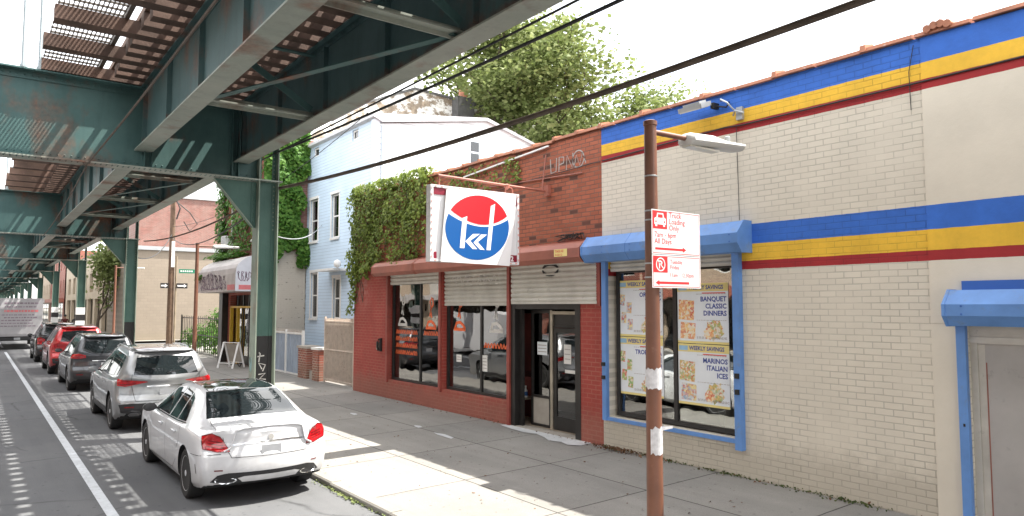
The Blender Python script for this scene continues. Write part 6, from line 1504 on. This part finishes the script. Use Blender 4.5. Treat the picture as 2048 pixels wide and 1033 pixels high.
t = thing('litter_bin', 'green and white litter bin on the far sidewalk beside the red car', 'bin', (4.75, 36.0, .08)); mb = MB(); mb.lathe([(.26, .1), (.30, .85), (.27, .86)], (4.75, 36, 0), n=18); mb.build('bin_body', 'greenbin', t, smooth=40); mb = MB(); mb.lathe([(.31, .861), (.31, .93), (.22, 1.02), (.05, 1.06)], (4.75, 36, 0), n=18); mb.build('lid', 'white', t, smooth=40)
# two people far down the sidewalk
def person(x, y, label, top, legs, seed):
    t = thing('person', label, 'person', (x, y, .1)); bm = bmesh.new(); J = {}; r = random.Random(seed); s_ = r.uniform(-.06, .06)
    pts = dict(pel=(0, 0, .95, .15), wa=(0, 0, 1.12, .135), ch=(0, .01, 1.33, .16), nk=(0, 0, 1.50, .06), hd=(0, -.01, 1.60, .085), tp=(0, 0, 1.70, .075),
      lh=(-.10, 0, .90, .10), lk=(-.12, -.05+s_, .50, .065), la=(-.12, .05, .09, .045), lt=(-.13, -.12, .04, .035), rh=(.10, 0, .90, .10), rk=(.12, .0-s_, .50, .065), ra=(.13, .12, .09, .045), rt=(.14, -.04, .04, .035),
      ls=(-.19, 0, 1.42, .06), le=(-.25, .04, 1.14, .045), lw=(-.24, -.08, .90, .032), rs=(.19, 0, 1.42, .06), re=(.25, .05, 1.14, .045), rw=(.22, -.10, .92, .032))
    for k, p in pts.items(): J[k] = bm.verts.new(p[:3])
    for a, b in (('pel', 'wa'), ('wa', 'ch'), ('ch', 'nk'), ('nk', 'hd'), ('hd', 'tp'), ('pel', 'lh'), ('lh', 'lk'), ('lk', 'la'), ('la', 'lt'), ('pel', 'rh'), ('rh', 'rk'), ('rk', 'ra'), ('ra', 'rt'), ('ch', 'ls'), ('ls', 'le'), ('le', 'lw'), ('ch', 'rs'), ('rs', 're'), ('re', 'rw')): bm.edges.new((J[a], J[b]))
    bm.verts.index_update(); me = bpy.data.meshes.new('body'); bm.to_mesh(me); bm.free()
    o = bpy.data.objects.new('body', me); COL.objects.link(o); md = o.modifiers.new('s', 'SKIN')
    for i, p in enumerate(pts.values()): me.skin_vertices[0].data[i].radius = (p[3], p[3]*.8)
    me.skin_vertices[0].data[0].use_root = True
    sb = o.modifiers.new('u', 'SUBSURF'); sb.levels = sb.render_levels = 1; bpy.context.view_layer.update()
    nm = bpy.data.meshes.new_from_object(o.evaluated_get(bpy.context.evaluated_depsgraph_get())); o.modifiers.clear(); o.data = nm
    for m in ('skin_', top, legs): nm.materials.append(M[m])
    for f in nm.polygons:
        z = f.center.z; f.material_index = 0 if z > 1.47 or (abs(f.center.x) > .18 and z < .98) else (1 if z > .93 else 2); f.use_smooth = True
    o.parent = t
    mb = MB(); mb.lathe([(.088, 1.60), (.097, 1.68), (.08, 1.76), (.03, 1.79)], (0, .015, 0), n=12); h = mb.bm
    hair = MB(); mb.bm.free(); hair.lathe([(.088, 1.62), (.097, 1.68), (.08, 1.76), (.03, 1.79)], (0, .02, 0), n=12); ho = hair.build('hair', 'black'); ho.parent = t
M['skin_'] = Mt('skin', (.35, .20, .14), .6, var=.1); M['clothd'] = Mt('dark_cloth', (.03, .03, .035), .9, var=.3); M['clothr'] = Mt('dark_red_cloth', (.10, .02, .02), .9, var=.3)
person(5.35, 62, 'person in a dark red top walking far off between the banded columns', 'clothr', 'clothd', 1)
person(5.95, 61, 'person in all dark clothing just right of another walker, far down the sidewalk', 'clothd', 'clothd', 2)

# ------------------------------------------------------------ buildings across the side street and beyond
B1 = thing('beige_building', 'long beige painted building with a red brick upper storey across the side street', 'building', (9, 53.5, 0))
mb = MB(); facade(mb, (8.6, 54.0, 0), (1, 0, 0), (0, -1, 0), 26, 6.35, [(6.5, 7.6, .15, 2.4)], .3); mb.quad((8.6, 54, 0), (8.6, 54, 6.35), (8.6, 66, 6.35), (8.6, 66, 0)); mb.quad((8.6, 54.3, 6.2), (34.6, 54.3, 6.2), (34.6, 66, 6.2), (8.6, 66, 6.2)); mb.build('wall', 'beige', B1)
mb = MB(); mb.box(8.5, 34.7, 53.86, 54.4, 6.355, 6.62); mb.build('coping', 'galv', B1)
mb = MB(); mb.box(8.7, 34, 54.6, 66, 6.62, 10.2); mb.mi = 1; mb.box(8.6, 34.1, 54.5, 66.1, 10.2, 10.4); mb.box(12.0, 13.5, 57, 59, 10.4, 11.2); mb.build('upper_storey', ['oldbrick_y', 'galv'], B1)
mb = MB(); mb.box(15.1, 16.2, 54.1, 54.2, .1, 2.4); mb.build('door', 'tan2', B1)
B2 = thing('tan_building', 'tan stone building with brown metal gates behind the second green column', 'building', (6.5, 66, 0))
mb = MB(); facade(mb, (9.3, 68, 0), (1, 0, 0), (0, -1, 0), 20, 7.6, [(1, 3, .1, 3.6)], .3); mb.build('wall', 'stonec', B2)
mb = MB(); facade(mb, (9.3, 68+40, 0), (0, -1, 0), (-1, 0, 0), 40, 7.6, [(3+i*5.2, 5.6+i*5.2, 3.9, 5.8) for i in range(7)]+[(2+i*5.2, 6.2+i*5.2, .1, 3.2) for i in range(7)], .3); mb.build('side_wall', 'stonec', B2)
mb = MB(); mb.box(9.7, 29, 68.4, 107.6, .1, 7.4); mb.mi = 1; mb.box(9.4, 29.3, 68, 108, 7.6, 7.8); mb.build('interior', ['tan2', 'roof'], B2)
r = random.Random(77)
def row_building(x, y0, y1, h, mat, side, label):
    """street front of a row: windows in every storey"""
    t = thing('row_building', label, 'building', (x, y0, 0)); L = y1-y0
    u = (0, -1, 0) if side > 0 else (0, 1, 0); n = (-side, 0, 0); OO = (x, y1 if side > 0 else y0, 0)
    nb = max(2, int(L/3.2)); st = int((h-3.6)/3.0); wl = [(L*(i+.5)/nb-.5, L*(i+.5)/nb+.5, 4.3+k*3.0, 5.9+k*3.0) for i in range(nb) for k in range(st)]; sf = (L*.08, L*.92, .15, 2.9)
    mb = MB(); facade(mb, OO, u, n, L, h, wl+[sf], .25)
    xb = x+side*9; mb.quad((x, y0, 0), (xb, y0, 0), (xb, y0, h), (x, y0, h)); mb.quad((x, y1, 0), (xb, y1, 0), (xb, y1, h), (x, y1, h)); mb.quad((x+side*.3, y0, h-.2), (xb, y0, h-.2), (xb, y1, h-.2), (x+side*.3, y1, h-.2)); mb.build('wall', mat, t)
    mb = MB(); a, b = sorted((x-side*.25, x+side*.1)); mb.box(a, b, y0, y1, h+.002, h+.35); mb.build('cornice', 'concr', t)
    for w in wl: window(t, OO, u, n, w[0]+.01, w[1]-.01, w[2]+.01, w[3]-.01, .08, .06, trans=((w[2]+w[3])/2,), fmat='trim_w', gmat='glassd')
    window(t, OO, u, n, sf[0]+.01, sf[1]-.01, sf[2]+.01, sf[3]-.01, .1, .08, mull=[sf[0]+(sf[1]-sf[0])*q/4 for q in (1, 2, 3)], gmat='glassd', name='shop_window')
    mb = MB(); a, b = sorted((x-side*.7, x-side*.01)); mb.box(a, b, y0+.3, y1-.3, 3.0, 3.5); mb.build('awning', 'awn' if int(y0) % 2 else 'redsteel', t)
    mb = MB(); a, b = sorted((x+side*.4, x+side*8)); mb.box(a, b, y0+.1, y1-.1, .1, h-.4); mb.build('interior', 'dark', t)
M['brickr'] = brick_mat('row_brick_red', 'x', (.28, .09, .06), (.35, .28, .24), var=.2); M['brickt'] = brick_mat('row_brick_tan', 'x', (.42, .33, .24), (.3, .25, .2), var=.12); M['brickw'] = brick_mat('row_brick_pale', 'x', (.55, .52, .47), (.4, .38, .35), var=.08)
lab = ['three storey red brick row building across the road', 'tan brick row building across the road next to the red one', 'low pale painted row building across the road', 'tall tan building across the road', 'red brick building with dark awning across the road', 'pale row building farther down across the road', 'tan corner building far down across the road']
y = -14
for i, (L, h, m_) in enumerate(((11, 10, 'brickr'), (9, 9.6, 'brickt'), (12, 7, 'brickw'), (10, 10.2, 'brickt'), (11, 9.7, 'brickr'), (14, 7.2, 'brickw'), (18, 10, 'brickt'))): row_building(-14, y, y+L, h, m_, -1, lab[i]); y += L+.02
for i, (y0_, L, h, m_, lb) in enumerate(((108.5, 22, 9.8, 'brickr', 'red brick building far along the right of the street'), (131, 26, 10.5, 'brickt', 'tan brick building farthest along the right of the street'))): row_building(9.2, y0_, y0_+L, h, m_, 1, lb)
